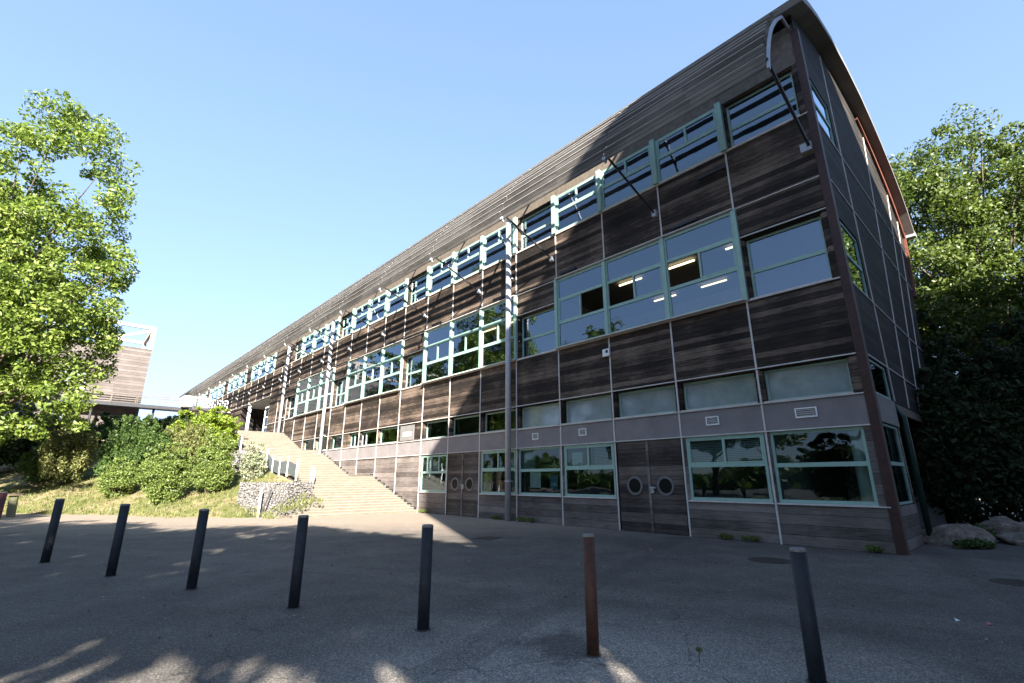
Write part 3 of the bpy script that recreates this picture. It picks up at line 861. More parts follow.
# porch under the upper storey
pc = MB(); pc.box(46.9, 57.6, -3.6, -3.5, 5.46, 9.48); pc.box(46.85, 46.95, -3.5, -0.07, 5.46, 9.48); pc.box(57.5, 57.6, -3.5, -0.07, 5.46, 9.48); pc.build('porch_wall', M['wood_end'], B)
ps = MB(); ps.box(46.9, 57.6, -3.5, -0.07, 9.40, 9.48); ps.build('porch_ceiling', M['slab'], B)
pd = MB()
for x0, x1 in ((46.96, 48.2), (48.3, 49.6)):
    yy = -0.35
    pd.box(x0, x0 + 0.1, yy, yy + 0.1, 5.47, 8.6); pd.box(x1 - 0.1, x1, yy, yy + 0.1, 5.47, 8.6)
    for z in (5.47, 6.5, 7.5, 8.5): pd.box(x0 + 0.1, x1 - 0.1, yy, yy + 0.1, z, z + 0.11)
pdo = pd.build('porch_door', M['white'], B)
pp = MB(); pp.quad((49.6, -0.30, 5.5), (47.0, -0.30, 5.5), (47.0, -0.30, 8.6), (49.6, -0.30, 8.6)); pp.build('pane', M['glass_dark'], pdo, recalc=False)
pcol = MB(); pcol.tube([(54.6, -0.1, 5.4), (54.6, -0.1, 9.5)], 0.16, 12); pcol.build('porch_column', M['white'], B, True)

# ---------------------------------------------------------------- staircase
def tread_mat():
    m, nt, b = mat('pale_timber_steps')
    tc = N(nt, 'ShaderNodeTexCoord').outputs['Object']
    f = noise(nt, tc, 2.0, 5, 0.65, (1.5, 0.6, 1.5))
    c = ramp(nt, f, [(0.32, (0.155, 0.136, 0.110)), (0.5, (0.195, 0.173, 0.142)), (0.7, (0.235, 0.21, 0.175))])
    nt.links.new(c, b.inputs['Base Color']); b.inputs['Roughness'].default_value = 0.85
    return m
M['tread'] = tread_mat()
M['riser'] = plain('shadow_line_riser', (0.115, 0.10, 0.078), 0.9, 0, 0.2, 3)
ST = empty('stone_staircase', W(20, 0, 0), ANG)
tag(ST, 'wide pale outdoor staircase climbing along the timber facade', 'stairs')
stm = MB(); nose = MB()
u, z = 0.0, 0.0
Wd = 4.45
def tread_w(uu): return Wd + max(0.0, (1.9 - uu)) * 0.95
for fl_i in range(3):
    for i in range(16):
        h = z + 0.1155
        w = tread_w(u)
        stm.box(u, u + 0.34375, 0.03, w, -0.2, h - 0.025)
        nose.box(u - 0.025, u + 0.343, 0.025, w + 0.02, h - 0.027, h)
        z = h; u += 0.34375
    stm.box(u, u + 3.0, 0.03, Wd, -0.2, z - 0.03)
    nose.box(u, u + 2.999 - 0.03, 0.025, Wd + 0.02, z - 0.032, z)
    u += 3.0
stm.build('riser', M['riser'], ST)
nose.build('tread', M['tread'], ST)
# dark saw-tooth skirting against the wall
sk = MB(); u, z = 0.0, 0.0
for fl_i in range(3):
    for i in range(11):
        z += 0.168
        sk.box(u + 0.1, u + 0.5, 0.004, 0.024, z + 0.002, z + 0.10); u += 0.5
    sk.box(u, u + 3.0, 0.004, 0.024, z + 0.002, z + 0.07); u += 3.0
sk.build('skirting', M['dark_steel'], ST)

def stair_z(u):
    u -= 20; z = 0
    for i in range(3):
        if u <= 0: return z
        z += min(u, 5.5) * 0.336; u -= 8.5
    return z

# ---------------------------------------------------------------- gabion walls
def gabion(name, label, pts, z0, z1, th=0.8):
    o = MB()
    for (a, b) in zip(pts[:-1], pts[1:]):
        pa, pb = W(*a), W(*b); d = (pb - pa).normalized(); n = Vector((-d.y, d.x, 0)) * th
        if n.y < 0: n = -n
        q = [pa, pb, pb + n, pa + n]
        c = [Vector((p.x, p.y, z0)) for p in q] + [Vector((p.x, p.y, z1)) for p in q]
        o.add(c, [(0, 3, 2, 1), (4, 5, 6, 7), (0, 1, 5, 4), (1, 2, 6, 5), (2, 3, 7, 6), (3, 0, 4, 7)])
    # individual stones bulging from the face of the basket
    rr = random.Random(len(label))
    for (a, b) in zip(pts[:-1], pts[1:]):
        pa, pb = W(*a), W(*b); L = (pb - pa).length; d = (pb - pa).normalized(); n = Vector((d.y, -d.x, 0))
        if n.y > 0: n = -n
        for i in range(int(L * (z1 - z0) * 45)):
            t = rr.uniform(0.08, L - 0.08); z = rr.uniform(max(z0, 0) + 0.05, z1 - 0.05); s = rr.uniform(0.04, 0.085)
            c = pa + d * t + n * 0.01; c.z = z
            vs = []
            ring = 6
            for k in range(ring):
                an = 2 * math.pi * k / ring + rr.uniform(-.3, .3)
                p = c + d * (s * math.cos(an) * rr.uniform(.8, 1.3)); p.z = z + s * 0.8 * math.sin(an) * rr.uniform(.8, 1.2); vs.append(p)
            top = [c + (v - c) * 0.55 + n * rr.uniform(.03, .09) for v in vs]
            o.add(vs + top, [(k, (k + 1) % ring, ring + (k + 1) % ring, ring + k) for k in range(ring)] + [tuple(range(ring, 2 * ring))])
    ob = o.build(name, M['gabion'])
    return tag(ob, label, 'stone wall')
gabion('gabion_wall', 'low gabion stone wall at the foot of the staircase', [(23.0, 4.35), (21.9, 6.6), (24.4, 7.4)], -0.1, 1.50)
gabion('gabion_wall', 'higher gabion stone wall beside the middle of the staircase under the bright bush', [(31.0, 4.6), (31.0, 6.4), (34.0, 7.6)], 1.2, 3.35)

# ---------------------------------------------------------------- stair railings
M['mesh_panel'] = plain('grey_screen_panel', (0.10, 0.115, 0.12), 0.5, 0.2, 0.15, 4)
def railing(label, us_, off, panel_pairs, hh=1.05, slope=True):
    o = empty('stair_railing', W(us_[0], off, 0), 0); tag(o, label, 'railing')
    base = o.location
    zs = [stair_z(x) for x in us_]
    for x, z in zip(us_, zs):
        p = MB(); a = W(x, off, z - 0.05) - base; b = W(x, off, z + hh) - base
        p.tube([a, b], 0.045, 8); p.build('post', M['white'], o)
    for i in panel_pairs:
        a, b = us_[i], us_[i + 1]; za, zb = zs[i], zs[i + 1]
        q = [W(a + 0.12, off, za + 0.12) - base, W(b - 0.12, off, zb + 0.12) - base, W(b - 0.12, off, zb + 0.78) - base, W(a + 0.12, off, za + 0.78) - base]
        n = (W(0, 0.03) - W(0, 0))
        p = MB(); p.add(q + [v + n for v in q], [(0, 1, 2, 3), (7, 6, 5, 4), (0, 4, 5, 1), (1, 5, 6, 2), (2, 6, 7, 3), (3, 7, 4, 0)])
        p.build('panel', M['mesh_panel'], o)
    return o
railing('white post railing with dark screen panels on the first landing edge', [24.8, 26.3, 27.6, 28.9, 30.2], 4.62, [0, 1, 2, 3])
railing('white post railing at the upper flight beside the bright bush', [36.6, 38.4, 40.2, 42.2], 4.62, [0, 1])
hr = empty('stair_handrail', W(23.6, 4.1, 0)); tag(hr, 'short white handrail posts at the right end of the low gabion wall', 'railing')
for x, y in ((23.6, 4.15), (24.1, 4.1)):
    p = MB(); a = W(x, y, stair_z(x) - 0.1) - hr.location; p.tube([a, a + Vector((0, 0, 1.05))], 0.035, 8); p.build('post', M['white'], hr)
p = MB(); a = W(23.6, 4.15, stair_z(23.6) + 0.95) - hr.location; b = W(24.1, 4.1, stair_z(24.1) + 0.95) - hr.location; p.tube([a, b], 0.03, 8); p.build('rail', M['white'], hr)
sp_ = empty('marker_post', W(21.9, 7.1, 0.0)); tag(sp_, 'lone white post with a dark brace at the left end of the low gabion wall', 'post')
p = MB(); p.tube([(0, 0, -0.1), (0, 0, 1.25)], 0.045, 8); p.build('shaft', M['white'], sp_)
p = MB(); p.tube([(0.12, -0.05, 0.05), (0.45, 0.05, 1.2)], 0.035, 8); p.build('brace', M['dark_steel'], sp_)

# ---------------------------------------------------------------- footbridge, terrace railing, left building
M['bridge'] = plain('brown_bridge_rail', (0.10, 0.085, 0.075), 0.6, 0.1, 0.2, 2)
FB = empty('footbridge', W(64.5, 2, 9.6), ANG); tag(FB, 'slender footbridge with pale railings joining the two timber buildings', 'bridge')
d = MB(); d.box(-0.9, 0.9, 0.0, 13.5, -0.35, 0.0); d.build('deck', M['dark_steel'], FB)
for x in (-0.85, 0.85):
    r_ = MB(); r_.bar((x, 0, 1.0), (x, 13.5, 1.0), 0.09, 0.10); r_.bar((x, 0, 0.55), (x, 13.5, 0.55), 0.05, 0.06); r_.bar((x, 0, 0.78), (x, 13.5, 0.78), 0.05, 0.06)
    r_.build('rail', M['bridge'], FB)
    for y in np.arange(0.3, 13.5, 2.2):
        q = MB(); q.bar((x, y, 0), (x, y, 1.0), 0.06, 0.06, (1, 0, 0)); q.build('railing_post', M['bridge'], FB)
for y in (5.2, 10.5):
    q = MB(); q.tube([(0, y, -4.6), (0, y, -0.35)], 0.12, 10); q.build('pier', M['dark_steel'], FB)
TR = empty('terrace_railing', W(62.6, 0, 9.6), ANG); tag(TR, 'white baluster railing on the terrace where the footbridge meets the facade', 'railing')
r_ = MB(); r_.box(-0.04, 0.04, 0.3, 3.6, 1.02, 1.10); r_.box(-0.03, 0.03, 0.3, 3.6, 0.06, 0.12); r_.build('rail', M['white'], TR)
for y in np.arange(0.35, 3.6, 0.26):
    q = MB(); q.box(-0.03, 0.03, y, y + 0.09, 0.12, 1.02); q.build('baluster', M['white'], TR)
q = MB(); q.box(-0.9, 3.2, 0.05, 4.2, -0.4, -0.0); q.build('terrace_slab', M['concrete'], TR)
q = MB(); q.box(-0.5, 1.5, 3.7, 4.9, 0.0, 1.2); q.build('side_panel', M['white'], TR)

LB = empty('timber_annex', W(65.6, 8.4, 5.2), ANG); tag(LB, 'pinkish timber clad building behind the left tree with open roof frame', 'building')
q = MB(); q.box(0, 9, 0.0, 34, -2, 11.0); q.build('wall', M['left_wood'], LB)
q = MB()
for y in (0.2, 4.3, 8.5, 12.7, 17.0, 22, 27, 33):
    for x in (0.2, 8.6): q.bar((x, y, 11.0), (x, y, 13.7), 0.42, 0.42, (1, 0, 0))
q.bar((0.2, 0.2, 13.55), (0.2, 33, 13.55), 0.34, 0.34); q.bar((8.6, 0.2, 13.55), (8.6, 33, 13.55), 0.34, 0.34)
for y in (0.2, 4.3, 8.5, 12.7): q.bar((0.2, y, 13.5), (8.6, y, 13.5), 0.3, 0.3)
q.bar((0.2, 0.2, 13.3), (0.2, 4.3, 11.6), 0.26, 0.26)
q.build('roof_frame', plain('frame_timber', (0.36, 0.29, 0.24), 0.8, 0, 0.15, 2), LB)
for y in (5.0, 9.0, 13.0, 17.0, 21.0, 25.0):
    for z in (1.5, 5.5):
        q = MB(); q.box(-0.05, -0.01, y, y + 2.2, z, z + 1.9); q.build('window', M['frosted'], LB)
for y in (14.5, 16.6):
    q = MB(); q.box(-0.12, -0.01, y, y + 0.28, -2, 11.0); q.build('corner_board', M['red_wood'], LB)

# ---------------------------------------------------------------- bollards
def bollard(p, h, r, m, label, group='bollards in a row across the forecourt', tiltx=0.0):
    o = empty('bollard', p); tag(o, label, 'bollard', group)
    b = MB(); b.tube([(0, 0, -0.15), (0, 0, h - 0.02)], r, 20); b.build('shaft', M[m], o, True)
    me = o.children[0].data
    for pl in me.polygons:
        if abs(pl.normal.z) > 0.9: pl.use_smooth = False
    c = MB(); c.tube([(0, 0, h - 0.02), (0, 0, h), (0, 0, h + 0.008)], [r * 1.01, r * 0.99, r * 0.8], 20); c.build('cap', M['cap'], o)
    bs = MB(); n = 20
    bs.tube([(0, 0, -0.02), (0, 0, 0.008)], r * 1.3, 20); bs.build('collar', M['collar'], o)
    o.rotation_euler = (0, tiltx, 0)
    return o
M['bollard'] = plain('dark_grey_bollard_paint', (0.020, 0.024, 0.030), 0.6, 0, 0.3, 7, 0.25)
M['bollard_rust'] = plain('rusty_bollard', (0.062, 0.024, 0.014), 0.65, 0, 0.4, 9)
M['bollard_red'] = plain('dark_red_bollard', (0.075, 0.016, 0.014), 0.5, 0, 0.25, 6)
M['cap'] = plain('worn_bare_cap', (0.15, 0.145, 0.14), 0.6, 0, 0.5, 30)
M['collar'] = plain('asphalt_collar', (0.06, 0.056, 0.052), 0.9, 0, 0.3, 20)
bollard((-9.42, 10.53, 0), 1.22, 0.075, 'bollard', 'dark grey bollard, second from the left edge, in front of the bank')
bollard((-6.97, 9.13, 0), 1.18, 0.072, 'bollard', 'dark grey bollard below the dark shrubs, third from the left edge')
bollard((-4.90, 8.09, 0), 1.15, 0.070, 'bollard', 'dark grey bollard below the light round bush, fourth from the left edge')
bollard((-2.85, 6.97, 0), 1.13, 0.068, 'bollard', 'dark grey bollard in front of the low gabion wall')
bollard((-0.99, 6.02, 0), 1.09, 0.067, 'bollard', 'dark grey bollard in front of the sunlit foot of the stairs')
bollard((0.774, 5.215, 0), 1.07, 0.060, 'bollard_rust', 'rusty brown bollard right of the middle')
bollard((2.51, 4.56, 0), 1.02, 0.066, 'bollard', 'near dark bollard at the right with chipped pale top, cut by the frame')
bollard((-12.33, 12.2, 0), 1.32, 0.078, 'bollard_red', 'dark red bollard at the extreme left edge')

# ---------------------------------------------------------------- bench
bn = empty('park_bench', (-23.4, 22.3, 0.0), R(38)); tag(bn, 'plain timber bench at the left edge below the shrubs', 'bench')
q = MB()
for y in (-0.21, 0.0, 0.21): q.box(-1.3, 1.3, y - 0.095, y + 0.095, 0.92, 1.0)
q.build('seat', plain('bench_timber', (0.16, 0.125, 0.08), 0.8, 0, 0.25, 4), bn)
for x in (-1.05, 1.05):
    q = MB(); q.bar((x, 0, -0.05), (x * 0.93, 0, 0.92), 0.28, 0.36, (0, 1, 0)); q.build('leg', plain('bench_leg', (0.12, 0.12, 0.07), 0.85, 0, 0.2, 4), bn)

# ---------------------------------------------------------------- manholes, litter, boulders
def manhole(p, r, label, sq=False):
    q = MB(); n = 4 if sq else 32
    q.tube([(0, 0, -0.02), (0, 0, 0.008)], r, n); q.tube([(0, 0, 0.006), (0, 0, 0.012)], r * 0.88, n)
    for i in range(-3, 4):
        hh = 0.8 * math.sqrt(max(0.02, 0.7 - (i / 4.2) ** 2)) * r * (0.8 if sq else 1)
        q.box(i * r * 0.22 - 0.012, i * r * 0.22 + 0.012, -hh, hh, 0.011, 0.017)
    o = q.build('manhole_cover', M['iron']); o.location = p
    if sq: o.rotation_euler = (0, 0, 0.3)
    return tag(o, label, 'manhole cover', 'manhole covers in the asphalt')
M['iron'] = plain('cast_iron', (0.055, 0.045, 0.04), 0.55, 0.3, 0.3, 12)
manhole((5.34, 10.8, 0), 0.42, 'round iron manhole cover in front of the corner windows')
manhole((-0.72, 14.81, 0), 0.46, 'square iron cover near the tip of the sunlit triangle', True)
manhole((8.20, 8.54, 0), 0.36, 'round iron manhole cover at the right edge of the picture')

def boulder(p, s, label, seed):
    bm = bmesh.new(); bmesh.ops.create_icosphere(bm, subdivisions=4, radius=1.0)
    r_ = random.Random(seed)
    from mathutils import noise as mn
    off = Vector((r_.uniform(0, 50), r_.uniform(0, 50), 0))
    for v in bm.verts:
        n1 = mn.noise(v.co * 1.1 + off); n2 = mn.noise(v.co * 3.1 + off); n3 = mn.noise(v.co * 8 + off)
        v.co *= 1 + 0.35 * n1 + 0.13 * n2 + 0.04 * n3
        v.co.x *= s[0]; v.co.y *= s[1]; v.co.z *= s[2]
    me = bpy.data.meshes.new('boulder'); bm.to_mesh(me); bm.free()
    for pl in me.polygons: pl.use_smooth = True
    me.materials.append(M['rock'])
    o = bpy.data.objects.new('boulder', me); COL.objects.link(o); o.location = p; o.rotation_euler = (0, 0, r_.uniform(0, 3))
    return tag(o, label, 'rock', 'rocks at the building corner')
def rock_mat():
    m, nt, b = mat('lichen_rock')
    tc = N(nt, 'ShaderNodeTexCoord').outputs['Object']
    a = noise(nt, tc, 1.6, 8, 0.7); f = noise(nt, tc, 12, 5, 0.7)
    c = ramp(nt, math_n(nt, 'ADD', math_n(nt, 'MULTIPLY', a, 0.7), math_n(nt, 'MULTIPLY', f, 0.3)), [(0.35, (0.075, 0.052, 0.038)), (0.5, (0.18, 0.145, 0.115)), (0.65, (0.36, 0.32, 0.275))])
    nt.links.new(c, b.inputs['Base Color']); b.inputs['Roughness'].default_value = 0.9
    bump(nt, math_n(nt, 'ADD', a, math_n(nt, 'MULTIPLY', f, 0.4)), b, 0.9, 0.08)
    return m
M['rock'] = rock_mat()
boulder((11.45, 13.2, 0.12), (0.70, 0.52, 0.38), 'broad reddish grey boulder next to the building corner', 1)
boulder((13.9, 14.6, 0.22), (0.62, 0.5, 0.34), 'pale boulder behind the others against the ivy', 2)
boulder((13.2, 13.3, 0.05), (0.62, 0.42, 0.24), 'low flat boulder at the right edge of the picture', 4)

for i, (p, m, s, lab, cat) in enumerate([((5.49, 6.20, 0.0), 'notice_pink', 0.020, 'scrap of red paper litter on the asphalt at the right', 'litter'), ((5.25, 6.35, 0.0), 'paper', 0.016, 'scrap of white paper litter beside the red scrap', 'litter'),
        ((3.3, 12.3, 0.0), 'notice_pink', 0.022, 'small red leaf on the asphalt before the porthole door', 'litter')]):
    q = MB(); a = s
    q.add([(-a * 2, -a, 0.004), (a * 1.6, -a * 1.2, 0.012), (a * 2, a * 0.6, 0.006), (-a, a, 0.03)], [(0, 1, 2, 3)])
    q.add([(-a * 2, -a, 0.008), (a * 1.6, -a * 1.2, 0.016), (a * 2, a * 0.6, 0.010), (-a, a, 0.034)], [(0, 1, 2, 3)])
    o = q.build('litter_scrap', M[m]); o.location = p; tag(o, lab, cat)
# fallen leaves, grit
n = 420
px = rng.uniform(-8, 9, n); py = rng.uniform(3, 13, n); an = rng.uniform(0, 6.28, n); sz = rng.uniform(0.008, 0.028, n)
V = np.zeros((n, 4, 3)); 
for k, (a, b) in enumerate(((-1, 0), (0, -0.45), (1, 0), (0, 0.45))):
    V[:, k, 0] = px + sz * (a * np.cos(an) - b * np.sin(an)); V[:, k, 1] = py + sz * (a * np.sin(an) + b * np.cos(an)); V[:, k, 2] = 0.006 + (0.012 if k in (1,) else 0.0)
o = fast_mesh('fallen_leaves', V.reshape(-1, 3), np.arange(n * 4).reshape(n, 4), plain('dry_leaf', (0.24, 0.2, 0.15), 0.9, 0, 0.5, 2))
tag(o, 'pale dry leaf fragments scattered on the asphalt', 'leaf litter', kind='stuff')

# ---------------------------------------------------------------- foliage
def leaves(cent, rad, per, size, r, flat=0.75, up=0.4, droop=0.0):
    """cent (n,3) clump centres -> leaf diamonds"""
    n = len(cent) * per
    c = np.repeat(cent, per, 0); rd = np.repeat(rad, per)
    d = r.normal(size=(n, 3)); d /= np.linalg.norm(d, axis=1, keepdims=True)
    q = r.uniform(0.25, 1, n) ** 0.5 * rd
    p = c + d * q[:, None] * np.array([1, 1, flat])
    nrm = d * 0.6 + r.normal(size=(n, 3)) * 0.7 + np.array([0, 0, up]); nrm /= np.linalg.norm(nrm, axis=1, keepdims=True)
    t = r.normal(size=(n, 3)); t[:, 2] -= droop
    t -= (t * nrm).sum(1, keepdims=True) * nrm; t /= np.linalg.norm(t, axis=1, keepdims=True) + 1e-9
    b = np.cross(nrm, t)
    s = size * r.uniform(0.6, 1.25, n)[:, None]
    V = np.stack([p - t * s, p + b * s * 0.5 - t * s * 0.1, p + t * s, p - b * s * 0.5 - t * s * 0.1], 1)
    V[:, 1] += nrm * s * 0.12; V[:, 3] += nrm * s * 0.12
    return V.reshape(-1, 3), np.arange(n * 4).reshape(n, 4)

def crown_points(ells, n, r, shell=0.55):
    out = []
    w = np.array([e[3] * e[4] * e[5] for e in ells]) ** 0.75; w = w / w.sum()
    for e, k in zip(ells, r.multinomial(n, w)):
        d = r.normal(size=(k, 3)); d /= np.linalg.norm(d, axis=1, keepdims=True)
        q = r.uniform(0, 1, k) ** (1 / 3.0) * (1 - shell) + shell * r.uniform(0.75, 1.0, k)
        out.append(np.array(e[:3]) + d * q[:, None] * np.array(e[3:]))
    return np.concatenate(out)

def tree(name, label, base, ells, trunk_h, trunk_r, nclump, per, leaf, lm, seed, crad=0.8, nlimb=26, cat='tree', group=None, up=0.4, droop=0.0, flat=0.75):
    r = np.random.default_rng(seed); rr = random.Random(seed)
    o = empty(name, base); tag(o, label, cat, group)
    cent = crown_points(ells, nclump, r)
    rad = crad * r.uniform(0.55, 1.25, len(cent))
    V, F = leaves(cent, rad, per, leaf, r, flat, up, droop)
    fast_mesh('crown', V, F, M[lm], o)
    tk = MB(); top = max(e[2] for e in ells)
    pts = []; n = 9; a0 = rr.uniform(0, 6)
    for i in range(n):
        t = i / (n - 1)
        pts.append((0.35 * trunk_r * 4 * t * math.sin(a0 + 3 * t), 0.35 * trunk_r * 4 * t * math.cos(a0 + 2.3 * t), -0.3 + t * (top + 0.3)))
    tk.tube(pts, [trunk_r * (1.35 if i == 0 else 1) * (1 - 0.9 * i / (n - 1)) + 0.02 for i in range(n)], 10)
    sel = cent[r.choice(len(cent), min(nlimb, len(cent)), replace=False)]
    for c in sel:
        z0 = trunk_h * 0.75 + max(0, (c[2] - trunk_h)) * rr.uniform(0.25, 0.55)
        z0 = min(z0, c[2] - 0.2, top * 0.9); t = max(0.0, min(1, (z0 + 0.3) / (top + 0.3))); i = min(n - 2, int(t * (n - 1))); fr = t * (n - 1) - i
        st = Vector(pts[i]).lerp(Vector(pts[i + 1]), fr); en = Vector(c)
        mid = st.lerp(en, 0.5) + Vector((rr.uniform(-.3, .3), rr.uniform(-.3, .3), rr.uniform(-0.1, 0.5)))
        rb = trunk_r * (1 - 0.85 * t) * 0.45 + 0.02
        tk.tube([st, st.lerp(mid, 0.5) + Vector((0, 0, 0.05)), mid, en], [rb, rb * 0.8, rb * 0.55, 0.012], 6, False)
    tk.build('trunk', M['bark'], o, True)
    return o

def shrub(label, base, w, h, lm, seed, n=70, per=60, leaf=0.09, name='shrub', crad=0.32, tall=False, group='shrubs on the bank', cat='shrub', droop=0.0, up=0.35, d=None):
    r = np.random.default_rng(seed); rr = random.Random(seed)
    o = empty(name, base); tag(o, label, cat, group)
    rx = w / 2 - crad * 0.6; ry = (d or w) / 2 - crad * 0.6; rz = h / 2 - crad * 0.4
    ells = [(0, 0, h * 0.47, rx, ry, rz)]
    for i in range(4):
        a = rr.uniform(0, 6.28); ells.append((math.cos(a) * rx * 0.45, math.sin(a) * ry * 0.45, h * rr.uniform(0.35, 0.62), rx * 0.6, ry * 0.6, rz * 0.62))
    cent = crown_points(ells, n, r, 0.7)
    cent[:, 2] = np.maximum(cent[:, 2], 0.1)
    rad_ = crad * r.uniform(0.6, 1.3, n)
    if h > 1.0:
        ns = max(8, n // 8)
        a = r.uniform(0, 6.28, ns); q = r.uniform(0.3, 1.0, ns)
        tip = np.stack([np.cos(a) * rx * q * 1.08, np.sin(a) * ry * q * 1.08, h * (0.52 + 0.5 * np.sqrt(np.clip(1 - (q * 0.95) ** 2, 0, 1))) + r.uniform(-.05, .22, ns)], -1)
        cent = np.concatenate([cent, tip]); rad_ = np.concatenate([rad_, crad * r.uniform(0.25, 0.5, ns)])
        keep = r.uniform(0, 1, len(cent)) > 0.12; cent = cent[keep]; rad_ = rad_[keep]; n = len(cent)
    V, F = leaves(cent, rad_, per, leaf, r, 0.8 if not tall else 1.7, up, droop)
    fast_mesh('foliage', V, F, M[lm], o)
    st = MB()
    for i in range(9):
        c = cent[rr.randrange(n)]
        sx_ = min(0.1, w * 0.1)
        st.tube([(rr.uniform(-sx_, sx_), rr.uniform(-sx_, sx_), -0.3 * min(1, h)), (c[0] * 0.4, c[1] * 0.4, c[2] * 0.5), tuple(c)], [min(0.035, h * 0.025), min(0.025, h * 0.018), min(0.008, h * 0.008)], 5, False)
    st.build('stems', M['bark'], o)
    return o

def gz(x, y): return float(max(0, bank_z(np.array(x), np.array(y)))) - 0.05
def sh_at(label, x, y, *a, **k): return shrub(label, (x, y, gz(x, y)), *a, **k)
sh_at('light green rounded bush at the foot of the bank', -17.4, 25.1, 2.3, 2.9, 'leaf_light', 21, 170, 110, 0.06)
sh_at('light green bush just left of the gabion walls', -15.8, 26.2, 2.1, 3.2, 'leaf_light', 22, 170, 110, 0.06)
sh_at('bright yellow green bush crowning the bank by the stair railing', -22.0, 35.0, 4.7, 3.6, 'leaf_yellow', 23, 260, 90, 0.10, crad=0.42)
sh_at('low round green bush in front of the tall dark feathery shrub', -21.0, 26.7, 1.9, 2.1, 'leaf_light', 24, 110, 100, 0.06)
sh_at('tall dark feathery shrub in the middle of the bank', -22.6, 29.2, 3.7, 3.9, 'leaf_mid', 25, 260, 90, 0.07, tall=True, droop=-1.2, up=0.0)
sh_at('olive shrub with yellowish tips and dark foot at the left of the bank', -27.4, 30.4, 2.9, 4.0, 'leaf_straw', 26, 170, 90, 0.08, tall=True, droop=-1.0, up=0.1)
sh_at('low green shrub behind the bench', -29.4, 31.2, 2.6, 2.5, 'leaf_mid', 27, 110, 80, 0.08)
sh_at('big dark shrub at the far left edge', -35.5, 36.0, 5.5, 4.6, 'leaf_dark', 28, 240, 80, 0.12, crad=0.5)
sh_at('straw coloured tall grass clump between the bright bush and the dark shrub', -21.0, 31.4, 3.2, 2.9, 'leaf_straw', 29, 190, 90, 0.075, tall=True, droop=-1.5, up=0.0)
sh_at('leafy green shrub under the left tree', -31.5, 38.5, 3.4, 3.2, 'leaf_mid', 30, 160, 80, 0.10, crad=0.42)
sh_at('pale flowering shrub between the two gabion walls', -14.9, 28.4, 1.5, 2.0, 'leaf_pale', 31, 90, 70, 0.06, crad=0.25)
sh_at('dark hedge shrub on top of the bank below the footbridge, left part', -32.0, 42.5, 5.0, 1.9, 'leaf_dark', 32, 220, 80, 0.11, crad=0.42, tall=True)
sh_at('dark hedge shrub on top of the bank below the footbridge, right part', -28.3, 42.0, 5.0, 1.8, 'leaf_dark', 33, 220, 80, 0.11, crad=0.42, tall=True)
sh_at('dark shrub behind the straw coloured grass clump', -24.9, 37.8, 4.0, 2.6, 'leaf_dark', 34, 180, 80, 0.10, crad=0.4, tall=True)
sh_at('green shrub between the olive shrub and the dark feathery shrub', -26.5, 34.2, 3.2, 2.6, 'leaf_mid', 35, 140, 80, 0.09)
sh_at('large dark shrub shading the ground behind the bench', -37, 33.2, 5.0, 4.2, 'leaf_dark', 36, 220, 80, 0.12, crad=0.5)

# weeds along the wall foot
for i, (u, off, w, h, lab) in enumerate([(12.1, 0.22, 0.55, 0.28, 'weed tuft at the wall foot just right of the downpipe'), (11.45, 0.20, 0.6, 0.30, 'weed tuft at the wall foot under the notice window'),
        (3.2, 0.16, 0.7, 0.24, 'weed tuft at the wall foot left of the corner window bay'), (3.9, 0.15, 0.5, 0.2, 'small weed tuft at the wall foot under the sliding window'),
        (19.2, 0.2, 0.7, 0.26, 'weed tuft at the wall foot next to the staircase'), (13.6, 0.16, 0.5, 0.22, 'weed tuft at the wall foot left of the downpipe'), (0.5, 0.14, 0.5, 0.14, 'thin weeds at the foot of the corner column')]):
    p = W(u, off, 0)
    shrub(lab, p, w * 0.9, h * 0.75, 'leaf_light', 60 + i, 20, 22, 0.026, 'weed', 0.09, False, 'weeds along the wall foot', 'weed', d=0.25)
shrub('weed sprouting from a crack in the asphalt by the near right bollard', (1.72, 5.05, 0), 0.09, 0.05, 'leaf_straw', 71, 8, 12, 0.010, 'weed', 0.025, False, 'weeds in the asphalt', 'weed')
shrub('low weeds in front of the boulders', (11.2, 12.55, 0), 1.1, 0.22, 'leaf_mid', 72, 50, 30, 0.035, 'weed', 0.1, False, 'weeds along the wall foot', 'weed', d=0.5)
shrub('grass tuft between the boulders', (12.6, 13.9, 0), 1.2, 0.45, 'leaf_mid', 73, 60, 40, 0.045, 'weed', 0.14, False, 'weeds along the wall foot', 'weed', d=0.6)

# grass tufts on the bank
nt_ = 5200
tx = rng.uniform(-30, -8.5, nt_); ty = 21.0 + 0.25 * (-tx - 8.5) + rng.uniform(-0.3, 7, nt_)
kk = ((tx - CX) * UX + (ty - CY) * UY > 20) & (-(tx - CX) * UY + (ty - CY) * UX > 4.9)
kk &= bank_z(tx, ty) > 0.0
tx, ty = tx[kk], ty[kk]; nb = len(tx); tz = bank_z(tx, ty)
bl = 5
hx = np.repeat(tx, bl) + rng.normal(0, 0.06, nb * bl); hy = np.repeat(ty, bl) + rng.normal(0, 0.06, nb * bl); hz = np.repeat(tz, bl) - 0.02
hh = rng.uniform(0.06, 0.2, nb * bl); lean = rng.normal(0, 0.06, (nb * bl, 2)); wd = rng.normal(0, 0.014, (nb * bl, 2))
V = np.stack([np.stack([hx - wd[:, 0], hy - wd[:, 1], hz], -1), np.stack([hx + wd[:, 0], hy + wd[:, 1], hz], -1), np.stack([hx + lean[:, 0], hy + lean[:, 1], hz + hh], -1)], 1)
o = fast_mesh('grass', V.reshape(-1, 3), np.arange(nb * bl * 3).reshape(-1, 3), M['leaf_straw'])
tag(o, 'short dry grass growing on the bank', 'grass', kind='stuff')

